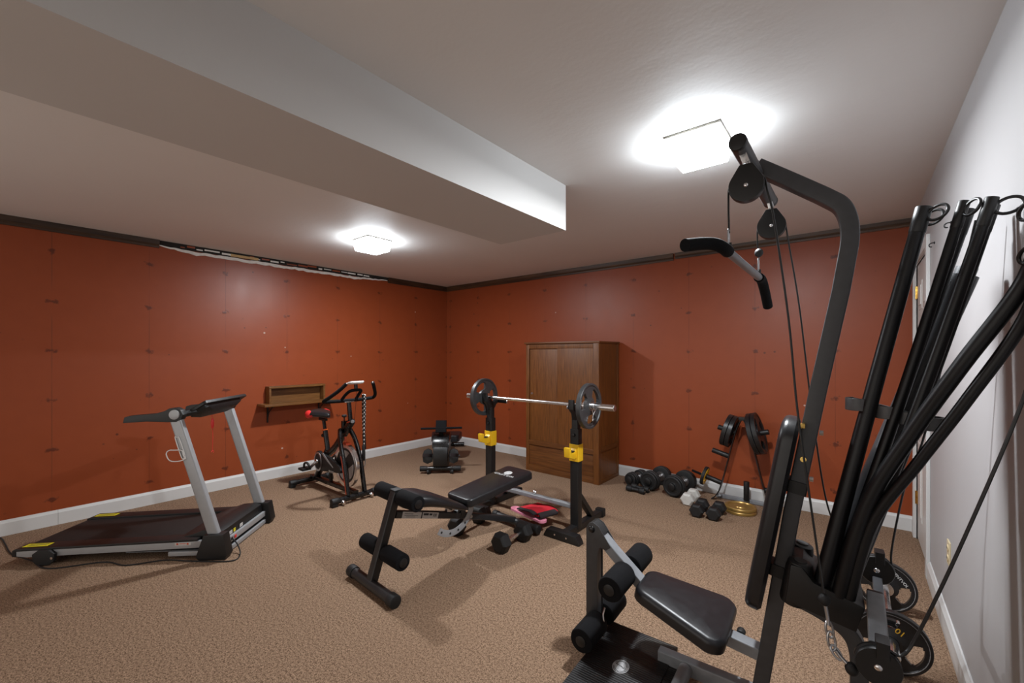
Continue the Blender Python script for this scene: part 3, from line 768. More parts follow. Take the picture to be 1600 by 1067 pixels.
for s in (-1, 1):
    m = MB()
    m.tube([(.16, s*.05, .17), (.16, s*.22, .17)], .010, 12)
    m.prism([(s*.095, .13), (s*.09, .20), (s*.105, .255), (s*.15, .278), (s*.195, .255), (s*.212, .20), (s*.20, .13), (s*.15, .108)], lambda x, y, q: V((.03+q+.25*(y-.12), x, y)), .03, .008)
    fp = m.done('foot_plate', 'plastic', t)
    m = MB(); m.sweep(smooth([(.05, s*.10, .20), (.0, s*.13, .215), (.0, s*.175, .215), (.05, s*.205, .20)], 5), rrect(.004, .04, .0015), up=(0, 0, 1)); m.done('foot_strap', 'black_cloth', fp)

# ------------------------------------------------------------------ barbell rack
RY, RX, LX = -1.66, 3.334, 2.436
t = thing('barbell_rack', 'black barbell rack with yellow safety hooks in front of the wardrobe', 'rack', (0, 0, 0))
t.location = (LX, RY, 0); RW = RX-LX
for x0, s in ((0, 1), (RW, -1)):
    m = MB(); m.bar((x0, 0, .03), (x0, 0, .80), .072, .062, .006, up=(0, 1, 0)); up_ = m.done('upright', 'black_metal', t)
    m = MB(); m.bar((x0, 0, .70), (x0, 0, .895), .054, .050, .005, up=(0, 1, 0)); ext = m.done('extension_tube', 'black_metal', t)
    m = MB(); m.cyl((x0, -.031, .755), (x0, -.046, .755), .012, 16, .003); m.done('pin', 'plastic', up_)
    # y-shaped bar cradle
    m = MB(); f = lambda x, y, q, x0=x0: V((x0-.022+q, x, y))
    m.prism([(-.026, .87), (.026, .87), (.034, .91), (.105, .945), (.092, .962), (.022, .945), (-.006, .955), (-.006, .972), (-.052, .975), (-.062, 1.03), (-.080, 1.03), (-.078, .955), (-.04, .92)], f, .044, .003); m.done('bar_cradle', 'black_metal', ext)
    m = MB(); m.cyl((x0+s*.02, .090, .948), (x0+s*.125, .090, .948), .017, 18, .003); g = m.done('safety_peg', 'foam', ext)
    m = MB(); m.cyl((x0+s*.125, .090, .948), (x0+s*.132, .090, .948), .0165, 18); m.done('peg_cap', 'chrome', g)
    # yellow hook
    m = MB(); m.bar((x0, 0, .553), (x0, 0, .683), .084, .074, .004, up=(0, 1, 0))
    f = lambda x, y, q, x0=x0: V((x0-.025+q, x, y))
    m.prism([(-.035, .655), (-.035, .585), (-.06, .575), (-.135, .60), (-.14, .672), (-.115, .672), (-.112, .632), (-.06, .625)], f, .05, .003)
    hk = m.done('safety_hook', 'yellow', t)
    m = MB(); m.box((x0-.02, -.11, .634), (x0+.02, -.042, .638), 0); m.done('hook_liner', 'rubber', hk)
    m = MB(); m.cyl((x0, .037, .62), (x0, .065, .62), .016, 14, .004); m.done('hook_knob', 'plastic', hk)
    # base
    m = MB(); m.bar((x0, -.20, .032), (x0, .40, .032), .06, .05, .006); m.sweep([(x0, .04, .27), (x0, .24, .055)], rrect(.04, .05, .005), up=(1, 0, 0)); b_ = m.done('base', 'black_metal', t)
    m = MB(); f = lambda x, y, q, x0=x0: V((x0+x, -.225+q, y))
    m.prism([(-.155, 0), (.155, 0), (.150, .018), (.125, .062), (-.125, .062), (-.150, .018)], f, .07, .004); m.done('front_foot', 'black_metal', b_)
    m = MB(); m.box((x0-.036, .375, 0), (x0+.036, .43, .066), .008); m.done('rear_cap', 'rubber', b_)
    m = MB()
    for xx in (-.05, .05): m.cyl((x0+xx, -.226, .035), (x0+xx, -.230, .035), .007, 12)
    m.done('bolt', 'chrome', b_)
m = MB(); m.bar((.03, 0, .19), (RW-.03, 0, .19), .045, .032, .004); m.done('crossbar', 'grey_metal', t)
m = MB(); m.cyl((.50, 0, .2), (.50, 0, .225), .006, 12); m.lathe((.50, 0, .222), (.25, -.6, .75), [(.008, 0), (.016, .004), (.016, .012), (.008, .018)], 16); m.done('locking_pin', 'chrome', t)
# barbell
BY, BZ = RY-.030, .990
t = thing('barbell', 'chrome barbell resting across the cradles of the black rack', 'barbell', (2.93, BY, BZ), rot=(0, 0, 0))
m = MB(); m.cyl((-.52, 0, 0), (.51, 0, 0), .0135, 24); m.done('shaft', 'chrome', t)
for s in (-1, 1):
    x0 = -.755 if s < 0 else .745
    m = MB(); m.lathe((s*.505, 0, 0), (s, 0, 0), [(.016, -.012), (.036, -.010), (.036, .004), (.0248, .006), (.0248, abs(x0)-.505-.003), (.022, abs(x0)-.505)], 28); m.done('sleeve', 'chrome', t)
weight_plate('weight_plate', 'grey grip plate on the end of the barbell nearest the bike', (2.93-.545, BY, BZ), (-1, 0, 0), .169, .036, 'iron', ang=66)
weight_plate('weight_plate', 'grey grip plate on the end of the barbell in front of the wardrobe door edge', (2.93+.535, BY, BZ), (1, 0, 0), .172, .036, 'iron', ang=66, flip=20)
t = thing('spring_collar', 'steel wire spring collar on the barbell sleeve beside the right plate', 'collar', (2.93+.575, BY, BZ))
m = MB(); h = [V((.008*k/16-.012, .0275*math.cos(2*PI*k/16), .0275*math.sin(2*PI*k/16))) for k in range(-4, 46)]
m.tube(h, .0028, 8); m.tube([h[0], h[0]*1+V((.0, .012, -.055)), h[0]+V((.012, -.014, -.085)), h[0]+V((.022, -.034, -.075))], .0028, 8); m.tube([h[-1], h[-1]+V((0, -.03, -.02)), h[-1]+V((-.006, -.045, -.06)), h[-1]+V((.01, -.05, -.065))], .0028, 8)
m.done('spring', 'chrome', t)

# ------------------------------------------------------------------ weight bench
t = thing('weight_bench', 'black padded weight bench with foam leg rollers in the middle of the carpet', 'bench', (2.82, -3.14, 0), 86.4)
m = MB(); m.tube([(.005, -.255, .036), (.005, .225, .036)], .030, 22); ff = m.done('front_foot', 'bench_grey', t)
for v, s in ((-.275, 1), (.24, -1)):
    m = MB(); m.cyl((.005, v, .036), (.005, v+s*.06, .036), .036, 22, .006); m.done('end_cap', 'rubber', ff)
m = MB(); m.sweep([(.012, 0, .04), (.178, 0, .545)], rrect(.05, .056, .006), up=(0, 1, 0)); pst = m.done('front_post', 'bench_grey', t)
for z in (.30, .43):
    m = MB(); u = .012+.3287*(z-.04); m.cyl((u, -.0255, z), (u, -.0285, z), .009, 14); m.done('adjusting_hole', 'ink', pst)
m = MB(); m.box((.15, -.029, .538), (.205, .029, .552), .004); m.done('post_cap', 'rubber', pst)
for (u, z, r, s) in ((.088, .20, .048, 1), (.088, .20, .048, -1), (.190, .505, .048, 1), (.190, .505, .048, -1)):
    m = MB(); m.cyl((u, s*.033, z), (u, s*.215, z), r, 28, .008); fr = m.done('foam_roller', 'foam', t)
    m = MB(); m.cyl((u, s*.2145, z), (u, s*.220, z), .026, 20, .002); m.done('roller_cap', 'plastic', fr)
m = MB(); m.sweep([(.165, 0, .40), (.70, 0, .245), (1.238, 0, .062)], rrect(.042, .052, .006), up=(0, 1, 0)); bm = m.done('main_beam', 'bench_grey', t)
d = V((.535, 0, -.155)).normalized(); n_ = V((.155, 0, .535)).normalized()
for a0, a1, mt in ((.03, .175, 'paper'), (.185, .315, 'paper')):
    o0 = V((.175, -.0261, .398)); m = MB()
    A = [o0+d*x+n_*y for x, y in ((a0, -.020), (a1, -.020), (a1, .020), (a0, .020))]
    m.loft([[p for p in A], [p+V((0, -.0012, 0)) for p in A]]); lb = m.done('printed_label', mt, bm)
    m = MB()
    for x0, x1, y0, y1 in (((.045, .11, .006, .009), (.045, .15, -.004, -.002), (.06, .13, -.012, -.010)) if a0 < .1 else ((.192, .232, .0, .013), (.24, .262, .0, .012), (.272, .276, -.008, .012), (.280, .284, -.008, .012), (.288, .292, -.008, .012), (.296, .30, -.008, .012))):
        A = [o0+d*x+n_*y+V((0, -.0012, 0)) for x, y in ((x0, y0), (x1, y0), (x1, y1), (x0, y1))]; m.loft([[p for p in A], [p+V((0, -.0006, 0)) for p in A]])
    m.done('label_print', 'ink', lb)
m = MB(); m.tube([(1.245, -.235, .045), (1.245, .205, .045)], .029, 22); rf = m.done('rear_foot', 'bench_grey', t)
for v, s in ((-.262, 1), (.222, -1)):
    m = MB(); m.cyl((1.245, v, .045), (1.245, v+s*.05, .045), .035, 22, .006); m.done('end_cap', 'rubber', rf)
m = MB()    # seat cushion: bulged wedge
def seat_ring(u, z, w, th): return [V((u, w*(abs(math.cos(a))**.6)*(1 if math.cos(a) > 0 else -1), z-th/2+th/2*(abs(math.sin(a))**.7)*(1 if math.sin(a) > 0 else -1))) for a in [2*PI*k/32 for k in range(32)]]
m.loft([seat_ring(*q) for q in ((.19, .50, .085, .05), (.205, .512, .105, .078), (.27, .52, .125, .095), (.36, .50, .14, .09), (.47, .452, .145, .075), (.57, .40, .143, .062), (.63, .366, .135, .05), (.645, .352, .125, .03))])
m.done('seat_pad', 'vinyl', t)
m = MB(); m.bar((.30, 0, .37), (.30, 0, .43), .03, .04); m.bar((.58, .0, .29), (.585, 0, .36), .03, .04); m.box((.57, -.06, .325), (.60, .06, .345), .003); m.done('seat_bracket', 'steel', t)
BP0, BP1 = V((.655, 0, .385)), V((1.33, 0, .452))
m = MB(); m.pad(BP0, BP1, .255, .285, .06, .045, (0, 1, 0), crown=.004); bp = m.done('back_pad', 'vinyl', t)
d = (BP1-BP0).normalized(); nn = V((-d.z, 0, d.x)); lo = BP0+d*.53+nn*.0046
m = MB()
for k in range(4):
    m.tube([lo+d*(.032*math.cos(2*PI*q/32)*(1-.28*k if k else 1))+V((0, .032*math.sin(2*PI*q/32), 0)) for q in range(32)], .0022, 6, closed=True)
for q in (-.018, 0, .018):
    hw = math.sqrt(.032**2-q*q); m.tube([lo+d*q+V((0, -hw, 0)), lo+d*q+V((0, hw, 0))], .0022, 6)
m.done('globe_logo', 'white_print', bp)
text('pad_lettering', "GOLD'S GYM", .034, lo-d*.052+nn*.001, (0, -1, 0), d, 'white_print', bp)
m = MB()
for s in (-1, 1): m.bar(BP0+d*.03-nn*.067+V((0, s*.05, 0)), BP0+d*.50-nn*.067+V((0, s*.05, 0)), .022, .012, .002)
m.bar((.62, .0, .265), (.70, 0, .315), .05, .02); m.box((.675, -.03, .24), (.715, .03, .325), .004)
m.done('pad_bracket', 'bench_grey', t)
m = MB(); ac = V((.60, 0, .335)); P = [ac+V((math.cos(math.radians(a))*.175, -.028, math.sin(math.radians(a))*.175)) for a in range(228, 350, 6)]
m.sweep(P, rrect(.046, .005, .0015), up=(0, 1, 0)); ar = m.done('incline_arc', 'silver', t)
for a in (236, 262, 285, 308):
    m = MB(); c = ac+V((math.cos(math.radians(a))*.175, -.031, math.sin(math.radians(a))*.175)); m.cyl(c, c+V((0, -.0012, 0)), .008, 14); m.done('arc_hole', 'ink', ar)
m = MB(); m.cyl((.765, -.027, .222), (.765, -.034, .222), .013, 6); m.done('pivot_bolt', 'steel', bm)

# items lying at the back of the bench
t = thing('exercise_strap', 'pink foam strap lying across the rear foot of the weight bench', 'strap', (2.97, -1.80, .082), 0)
m = MB(); rr = [(x, y) for x, y in rrect(.40, .075, .035, 6)]
R = Matrix.Rotation(math.radians(-12), 4, 'Z')
m.loft([[R @ V((x, y, z)) for x, y in rr] for z in (-.004, .0, .008, .012)]); m.done('foam_strip', 'pink', t)
t = thing('waist_belt', 'folded red cloth belt with black edge resting on the pink strap', 'belt', (3.0, -1.725, .098), -18)
m = MB()
m.sweep(smooth([(-.115, .01, .012), (-.04, .01, .022), (.06, .01, .04), (.125, .01, .034), (.145, .01, .022), (.11, .01, .012), (.0, .01, .010), (-.11, .01, .004)], 6), rrect(.009, .185, .003), up=(0, 1, 0)); m.done('red_panel', 'red', t)
m = MB(); m.sweep(smooth([(-.11, -.098, .010), (-.04, -.098, .020), (.06, -.098, .037), (.12, -.098, .032)], 6), rrect(.011, .045, .003), up=(0, 1, 0)); m.done('hook_strip', 'black_cloth', t)
m = MB(); m.sweep(smooth([(.10, .0, .004), (.16, .0, .010), (.165, 0, .028), (.13, .0, .037)], 5), rrect(.010, .17, .003), up=(0, 1, 0)); m.done('folded_edge', 'black_cloth', t)

hex_dumbbell('large black hex dumbbell with chrome handle in front of the bench rear foot', (3.109, -2.169, 0), 88, .074, .085, .325)
hex_dumbbell('large black hex dumbbell lying under the weight bench', (2.64, -2.15, 0), 96, .074, .085, .36)

# ------------------------------------------------------------------ small weights along the back wall
def adjustable(label, loc, rotz, R, L, n):
    t = thing('adjustable_dumbbell', label, 'dumbbell', loc, rotz)
    m = MB(); m.cyl((-L/2-.02, 0, R), (L/2+.02, 0, R), .0135, 20, .003); m.done('bar', 'chrome', t)
    for s in (-1, 1):
        x = s*(L/2-.075)
        m = MB(); m.lathe((x-s*.008, 0, R), (s, 0, 0), [(.016, 0), (.05, .0), (.05, .008), (.016, .008)], 28); m.done('inner_collar', 'steel', t)
        for k in range(n):
            r = R if k < n-1 else R*.90
            m = MB(); w = .026; x0 = x+s*k*.028
            m.lathe((x0, 0, R), (s, 0, 0), [(.014, 0), (r*.9, 0), (r, .005), (r, w-.005), (r*.93, w), (r*.80, w), (r*.76, w-.004), (r*.45, w-.004), (r*.41, w), (.014, w)], 40); pl = m.done('plate', 'rubber', t, 30)
        x0 = x+s*n*.028
        m = MB(); m.lathe((x0, 0, R), (s, 0, 0), [(.014, 0), (.036, 0), (.036, .012), (.026, .016), (.014, .018)], 8); m.done('spinlock_nut', 'plastic', t, 20)
    return t
adjustable('adjustable black dumbbell with large plates, second from the wardrobe', (3.42, -.19, 0), 84, .098, .34, 3)
adjustable('adjustable black dumbbell with large plates beside the light grey hex dumbbell', (3.675, -.235, 0), 82, .104, .33, 3)
adjustable('smaller black adjustable dumbbell nearest the wardrobe, tucked behind two tiny dumbbells', (3.222, -.225, 0), 80, .072, .24, 3)
def small_bell(label, loc, rotz):
    t = thing('small_dumbbell', label, 'dumbbell', loc, rotz, rot=None); r = .030
    for s in (-1, 1):
        m = MB(); m.lathe((s*.095, 0, r), (-s, 0, 0), [(.006, 0), (r*.85, .0), (r, .008), (r, .045), (r*.8, .055), (.018, .06)], 24); h = m.done('head', 'rubber', t)
        m = MB(); m.cyl((s*.0945, 0, r), (s*.0975, 0, r), .0075, 14); m.done('end_plug', 'chrome', h)
    m = MB(); m.cyl((-.06, 0, r), (.06, 0, r), .017, 18); m.done('handle', 'rubber', t)
    return t
small_bell('tiny black dumbbell on the carpet, front one of the pair near the wardrobe', (3.322, -.485, 0), -3)
small_bell('tiny black dumbbell on the carpet, rear one of the pair near the wardrobe', (3.338, -.405, 0), -8)
hex_dumbbell('light grey hex dumbbell beside the adjustable dumbbells', (3.834, -.44, 0), 89, .062, .075, .235, 'light_vinyl', handle='light_vinyl')
hex_dumbbell('small black hex dumbbell touching the light grey one', (3.975, -.665, 0), 91.5, .060, .078, .25)
hex_dumbbell('small black hex dumbbell with bright chrome handle beside the gold plates', (4.108, -.655, 0), 90, .060, .078, .25)
def flat_plate(label, loc, rz, R):
    t = thing('gold_plate', label, 'weight plate', loc, rz)
    m = MB(); m.lathe((0, 0, 0), (0, 0, 1), [(.0135, 0), (R*.94, 0), (R, .004), (R, .020), (R*.96, .026), (R*.84, .026), (R*.80, .017), (R*.40, .017), (R*.36, .025), (R*.2, .025), (.0135, .024)], 56); m.done('disc', 'gold', t, 30)
    return t
flat_plate('gold weight plate lying on the carpet, bottom one of two', (4.238, -.39, .0), 0, .128)
flat_plate('gold weight plate lying on top of another gold plate', (4.240, -.384, .0262), 25, .126)

# ------------------------------------------------------------------ plate tree
t = thing('plate_tree', 'black a-frame plate tree with pegs against the red back wall', 'plate rack', (4.222, -.20, 0))
for s in (-1, 1):
    m = MB(); P = smooth([(s*.0, 0, .80), (s*.045, 0, .70), (s*.092, 0, .52), (s*.135, 0, .33), (s*.175, 0, .17), (s*.20, 0, .09), (s*.235, -.0, .03), (s*.262, -.0, .008)], 5)
    m.sweep(P, rrect(.008, .055, .002), up=(0, 1, 0)); m.done('leg', 'black_metal', t)
m = MB(); m.box((-.03, -.03, .775), (.03, .03, .805), .004); m.done('top_bracket', 'black_metal', t)
m = MB(); m.bar((-.24, .09, .02), (.24, .09, .02), .03, .035, .004); m.bar((-.20, 0, .05), (-.20, .10, .02), .03, .02); m.bar((.20, 0, .05), (.20, .10, .02), .03, .02); m.done('rear_crossbar', 'grey_metal', t)
pegs = []
for s in (-1, 1):
    for (x, z, L) in ((.062, .655, .15), (.113, .43, .15), (.178, .17, .15)):
        if s > 0 and z == .43: continue
        d = V((s*.965, 0, .26)); p = V((s*x, 0, z))
        m = MB(); m.cyl(p, p+d*L, .0235, 20, .003); m.done('peg', 'plastic', t)
        pegs.append((t.location+p, d))
m = MB(); m.cyl((.02, .06, .03), (.02, .06, .205), .0245, 20, .003); m.done('peg', 'plastic', t)
tl = V((4.222, -.20, 0))
for s, labs, R in ((-1, ('black weight plate on the left upper peg of the plate tree, inner one', 'black weight plate on the left upper peg of the plate tree, outer one'), .150),
                   (1, ('black weight plate on the right upper peg of the plate tree, inner one', 'black weight plate on the right upper peg of the plate tree, outer one'), .185)):
    d = V((s*.965, 0, .26)).normalized(); p = tl+V((s*.062, 0, .655))
    for k in range(2):
        c = p+d*(.030+k*.040)
        weight_plate('weight_plate', labs[k], c, d, R, .036, 'black_iron', ang=64, flip=30+17*k)
# ab wheel hung on the lowest left peg
d = V((-.965, 0, .26)).normalized(); p = tl+V((-.178, 0, .17))
t = thing('ab_wheel', 'yellow and black exercise wheel hung on the lowest left peg of the plate tree', 'exercise wheel', p+d*.155, rot=rot_to(d))
m = MB(); m.loft([[V((r*math.cos(2*PI*k/48), r*math.sin(2*PI*k/48), z)) for k in range(48)] for r, z in ((.079, -.014), (.086, -.015), (.090, -.010), (.090, .010), (.086, .015), (.079, .014))], cap=False, closed=True); m.done('tyre', 'rubber', t, 50)
b = polar_plate(.080, .034, bore=.0245, holes=5, h0=.45, h1=.78, rim=.9, ang=40); b.done('hub', 'yellow', t, 30)
m = MB(); m.cyl((0, 0, .0), (0, 0, .12), .0115, 16, .002); m.done('handle', 'foam', t)

# ------------------------------------------------------------------ home gym (u: from the mast towards the leg rollers, v: towards the camera)
GO, GH = V((4.76, -2.67, 0)), math.radians(183)
t = thing('home_gym', 'tall black home gym with bending rods and pulleys in the right foreground', 'home gym', GO, 183)
GU, GV = V((math.cos(GH), math.sin(GH), 0)), V((-math.sin(GH), math.cos(GH), 0))
def gw(u, v, z): return GO+GU*u+GV*v+V((0, 0, z))
YV = (0, 1, 0)
# mast with the curved lat arm
P = [(.03, 0, .02), (-.083, 0, .80), (-.165, 0, 1.274), (-.225, 0, 1.60)]
P = [V(p) for p in P]+smooth([(-.240, 0, 1.70), (-.250, 0, 1.775), (-.247, 0, 1.84), (-.228, 0, 1.895), (-.190, 0, 1.932), (-.14, 0, 1.972), (-.05, 0, 2.042), (.026, 0, 2.100)], 6)
m = MB(); m.sweep(P, rrect(.052, .060, .005), up=YV); mast = m.done('mast', 'dark_grey', t)
m = MB(); m.tube([(.052, .285, 2.083), (.010, -.275, 2.050)], .0275, 24); ct = m.done('pulley_crossbar', 'dark_grey', t)
for p, q in (((.0535, .305, 2.084), (.0515, .280, 2.083)), ((.0085, -.295, 2.049), (.0105, -.27, 2.050))):
    m = MB(); m.cyl(p, q, .0285, 24, .004); m.done('end_cap', 'plastic', ct)
m = MB(); m.sweep([(.012, 0, 2.087), (.052, 0, 2.075)], rrect(.060, .068, .008), up=YV); m.done('crossbar_clamp', 'plastic', mast)
m = MB(); m.cyl((.046, .20, 2.105), (.046, .20, 2.118), .006, 10); m.done('screw', 'chrome', ct)
m = MB(); f = lambda x, y, q: V((x, .0262+q, y)); m.prism([(-.095, 1.995), (-.055, 2.02), (-.052, 2.01), (-.088, 1.985)], f, .0012); m.done('sticker', 'paper', mast)
for z in (1.10, 1.005, .93):
    u = .03-.1455*(z-.02)*1.0
    m = MB(); u = -.083-.173*(z-.80); (m.cyl((u, .026, z), (u, .036, z), .010, 8) if z == 1.005 else m.cyl((u-.03, .0, z), (u-.042, .0, z), .009, 8)); m.done('bolt', 'brass' if z == 1.005 else 'steel', mast)
for z0 in (.90, .575):
    m = MB(); d = V((-.165+.083, 0, .474)).normalized(); p = V((-.083, 0, .8))+d*(z0-.8)
    m.sweep([p-d*.022, p+d*.022], rrect(.062, .070, .006), up=YV); m.done('strap_clip', 'plastic', mast)
m = MB(); m.cyl((-.035, .0262, .515), (-.035, .0285, .515), .014, 20); m.done('mast_hole', 'ink', mast)
# pulleys under the crossbar
def teardrop(c, r, top, v, w, name, parent, tilt=0.):
    c = V(c); pts = [(r*math.cos(a), r*math.sin(a)) for a in [math.radians(q) for q in range(150, 391, 12)]]
    pts += [(.020, top), (-.020, top)]
    R = Matrix.Rotation(tilt, 2)
    m = MB(); m.prism([tuple(R @ V(p).to_2d()) for p in [V((x, y, 0)) for x, y in pts]], lambda x, y, q: V((c.x+x, c.y-w/2+q, c.z+y)), w, .006)
    o = m.done(name, 'plastic', parent)
    for s in (-1, 1):
        m = MB(); m.ball((c.x, c.y+s*w/2, c.z), .0075, (1, .5, 1), 12); m.done('axle_rivet', 'chrome', o)
    return o
def clevis(c0, c1, parent):
    m = MB(); c0, c1 = V(c0), V(c1)
    for s in (-1, 1): m.sweep([c0+V((0, s*.014, 0)), c1+V((0, s*.010, 0))], rrect(.004, .022, .0015), up=(1, 0, 0))
    m.tube(smooth([c1+V((0, -.010, .01)), c1+V((0, -.008, -.022)), c1+V((0, .008, -.022)), c1+V((0, .010, .01))], 4), .0035, 8)
    return m.done('hanger', 'chrome', parent)
for (c, tp) in (((.034, .245, 1.950), (.049, .245, 2.075)), ((.001, -.245, 1.928), (.012, -.245, 2.05))):
    o = teardrop(c, .054, .072, 0, .034, 'hanging_pulley', t)
    clevis(tp, V(c)+V((.0, 0, .078)), o)
# seat beam, leg developer
m = MB(); m.sweep([(-.01, 0, .236), (.12, 0, .252), (.46, 0, .340), (.60, 0, .455), (.690, 0, .535)], rrect(.046, .056, .005), up=YV); sb = m.done('seat_beam', 'grey_metal', t)
m = MB(); m.cyl((.09, -.028, .262), (.09, -.062, .262), .016, 14, .004); m.done('beam_knob', 'rubber', sb)
m = MB(); m.cyl((.575, .0235, .43), (.575, .0250, .43), .010, 14); m.done('beam_hole', 'ink', sb)
for s in (-1, 1):
    m = MB(); f = lambda x, y, q, s=s: V((x, s*(.028)+q*s, y))
    m.prism([(.735, .10), (.735, .555), (.722, .578), (.700, .586), (.672, .572), (.630, .515), (.612, .49), (.635, .47), (.668, .475), (.678, .44), (.678, .10)], f, .004, .001)
    lp = m.done('lever_plate', 'dark_grey', t)
m = MB(); m.sweep([(.707, 0, .09), (.707, 0, .53)], rrect(.05, .050, .005), up=YV); m.done('leg_lever', 'dark_grey', t)
m = MB(); m.ball((.707, .034, .552), .016, (1, .55, 1), 16); m.ball((.707, -.034, .552), .016, (1, .55, 1), 16); m.done('pivot_cap', 'gloss_black', t)
m = MB(); m.prism([(.735, .555), (.722, .576), (.700, .584), (.672, .570), (.648, .54), (.66, .53), (.70, .565)], lambda x, y, q: V((x, -.026+q, y)), .052); m.done('pivot_stop', 'rubber', t)
for (u, z, s) in ((.545, .395, 1), (.545, .395, -1), (.676, .128, 1), (.676, .128, -1)):
    m = MB(); m.cyl((u, s*.034, z), (u, s*.205, z), .053, 28, .009); fr = m.done('foam_roller', 'foam', t)
    m = MB(); m.cyl((u, s*.2035, z), (u, s*.209, z), .024, 20, .002); m.done('roller_cap', 'plastic', fr)
m = MB(); P = [(.640, .034, .205), (.640, .052, .18), (.634, .058, .15), (.638, .05, .125)]; m.tube(smooth(P, 6), .004, 8)
m.tube(smooth([(.638, .05, .13), (.630, .058, .115), (.634, .062, .09), (.644, .055, .092), (.644, .048, .118)], 5, True), .003, 8, closed=True); m.done('snap_hook', 'chrome', t)
# seat and back pads
m = MB(); m.pad((.478, .0, .387), (.112, .0, .316), .235, .36, .062, .06, (0, 1, 0), crown=.006, edge=.022); m.done('seat_pad', 'vinyl', t)
m = MB(); m.bar((.40, 0, .318), (.18, 0, .272), .12, .02, .003, up=(0, 0, 1)); m.done('seat_plate', 'black_metal', t)
m = MB(); m.pad((-.058, 0, 1.155), (.066, 0, .435), .235, .235, .055, .075, YV, crown=.004, edge=.022); bp = m.done('back_pad', 'vinyl', t)
m = MB(); m.box((-.125, .03, 1.118), (-.085, .055, 1.135), .004); m.done('pad_clip', 'brass', bp)
# foot platform and floor rail
m = MB(); m.bar((-.02, 0, .07), (.40, 0, .07), .046, .058, .005, up=(0, 0, 1)); fr = m.done('floor_rail', 'grey_metal', t)
m = MB(); m.tube([(.285, .028, .072), (.285, .185, .072)], .026, 22); ft = m.done('cross_foot', 'grey_metal', t)
m = MB(); m.cyl((.285, .165, .072), (.285, .20, .072), .029, 22, .005); m.done('end_cap', 'rubber', ft)
m = MB(); m.box((.352, -.115, .038), (.672, .43, .058), .006); m.box((.315, -.075, .036), (.36, .40, .054), .005); pf = m.done('foot_platform', 'ribbed', t)
m = MB(); m.box((.36, -.10, 0), (.66, .42, .038), .004); m.done('platform_base', 'black_metal', pf)
c = V((.514, .155, .0592)); m = MB()
m.loft([[c+V((x, y, z)) for x, y in [(.034*math.cos(2*PI*k/36), .042*math.sin(2*PI*k/36)) for k in range(36)]] for z in (-.002, .001)]); lg = m.done('oval_badge', 'grey_logo', pf)
for k, (a, b) in enumerate(((.021, .030), (.026, .036))):
    m = MB(); m.tube([c+V((a*math.cos(q)*1.1, b*math.sin(q)+(.002), .0012)) for q in [math.radians(x) for x in range(15, 166, 10)]], .0011, 6); m.tube([c+V((a*math.cos(q)*1.1, b*math.sin(q), .0012)) for q in [math.radians(x) for x in range(195, 346, 10)]], .0011, 6); m.done('badge_lines', 'ink', lg)
text('badge_lettering', 'BOWFLEX', .0105, c+V((0, 0, .0014)), (-1, .25, 0), (-.25, -1, 0), 'ink', lg)
# rod box, gray inner post, rods, clip
m = MB(); f = lambda x, y, q: V((x, -.125+q, y))
m.prism([(-.07, .525), (-.262, .488), (-.285, .575), (-.150, .612), (-.118, .655), (-.085, .655)], f, .25, .008); rb = m.done('rod_box', 'plastic', t)
for v in (.085, -.085):
    m = MB(); m.lathe((-.088, v, .51), (-.16, 0, .98), [(.036, 0), (.040, .01), (.040, .125), (.036, .148), (.030, .152)], 28); sk = m.done('rod_socket', 'plastic', rb)
    m = MB(); m.lathe((-.1125, v, .6605), (-.16, 0, .98), [(.019, -.002), (.019, .0035)], 24); m.done('socket_hole', 'ink', sk)
m = MB(); m.tube([(-.205, -.06, .60), (-.535, -.06, 1.63)], .036, 22); gp = m.done('inner_post', 'dark_grey', t)
m = MB(); m.tube([(-.530, -.06, 1.612), (-.543, -.06, 1.655)], .026, 22); m.done('post_cap', 'grey_metal', gp)
def rod(pts, r, hook=1, yaw=0., tip=None):
    P = smooth(pts, 8); m = MB(); n = len(P)-1; m.tube(P, r, 16, scale=[1.35-.35*k/n if k < n*.5 else 1.175-.30*(k/n-.5) for k in range(n+1)]); o = m.done('power_rod', 'rod', t)
    d = (P[-1]-P[-2]).normalized(); e = P[-1]
    m = MB(); m.cyl(e-d*.045, e+d*.035, r*1.12, 16, .003); m.done('rod_cap', 'plastic', o)
    if hook:
        sd = V((math.cos(yaw), math.sin(yaw), 0)); c = e+d*.005+sd*(r+.024)
        m = MB(); m.tube([c+sd*(.026*math.cos(2*PI*k/24))+d*(.022*math.sin(2*PI*k/24)) for k in range(24)], .0042, 8, closed=True); m.done('rod_hook', 'plastic', o)
    return o
rod([(-.172, .085, .60), (-.30, .080, 1.235), (-.418, .075, 1.80)], .0185, yaw=2.4)
rod([(-.178, .045, .60), (-.305, .030, 1.235), (-.420, .020, 1.80)], .0155, yaw=2.4)
rod([(-.182, .0, .60), (-.312, -.02, 1.235), (-.424, -.035, 1.79)], .0135, 0)
rod([(-.205, .085, .595), (-.375, .090, 1.26), (-.500, .095, 1.795)], .0125, yaw=2.0)
rod([(-.215, .045, .59), (-.385, .030, 1.26), (-.526, .010, 1.79)], .0125, 0)
rod([(-.232, .09, .58), (-.41, .12, 1.24), (-.542, .15, 1.78)], .0135, yaw=3.05)
rod([(-.245, .04, .575), (-.43, .05, 1.24), (-.566, .06, 1.78)], .012, 0)
rod([(-.218, .105, .585), (-.285, .13, .90), (-.385, .18, 1.15), (-.475, .245, 1.355), (-.570, .315, 1.565), (-.572, .41, 1.71)], .0165, yaw=-1.2)
rod([(-.242, .105, .575), (-.30, .13, .85), (-.395, .18, 1.06), (-.485, .24, 1.26), (-.570, .305, 1.47), (-.575, .39, 1.61)], .0125, yaw=-1.2)
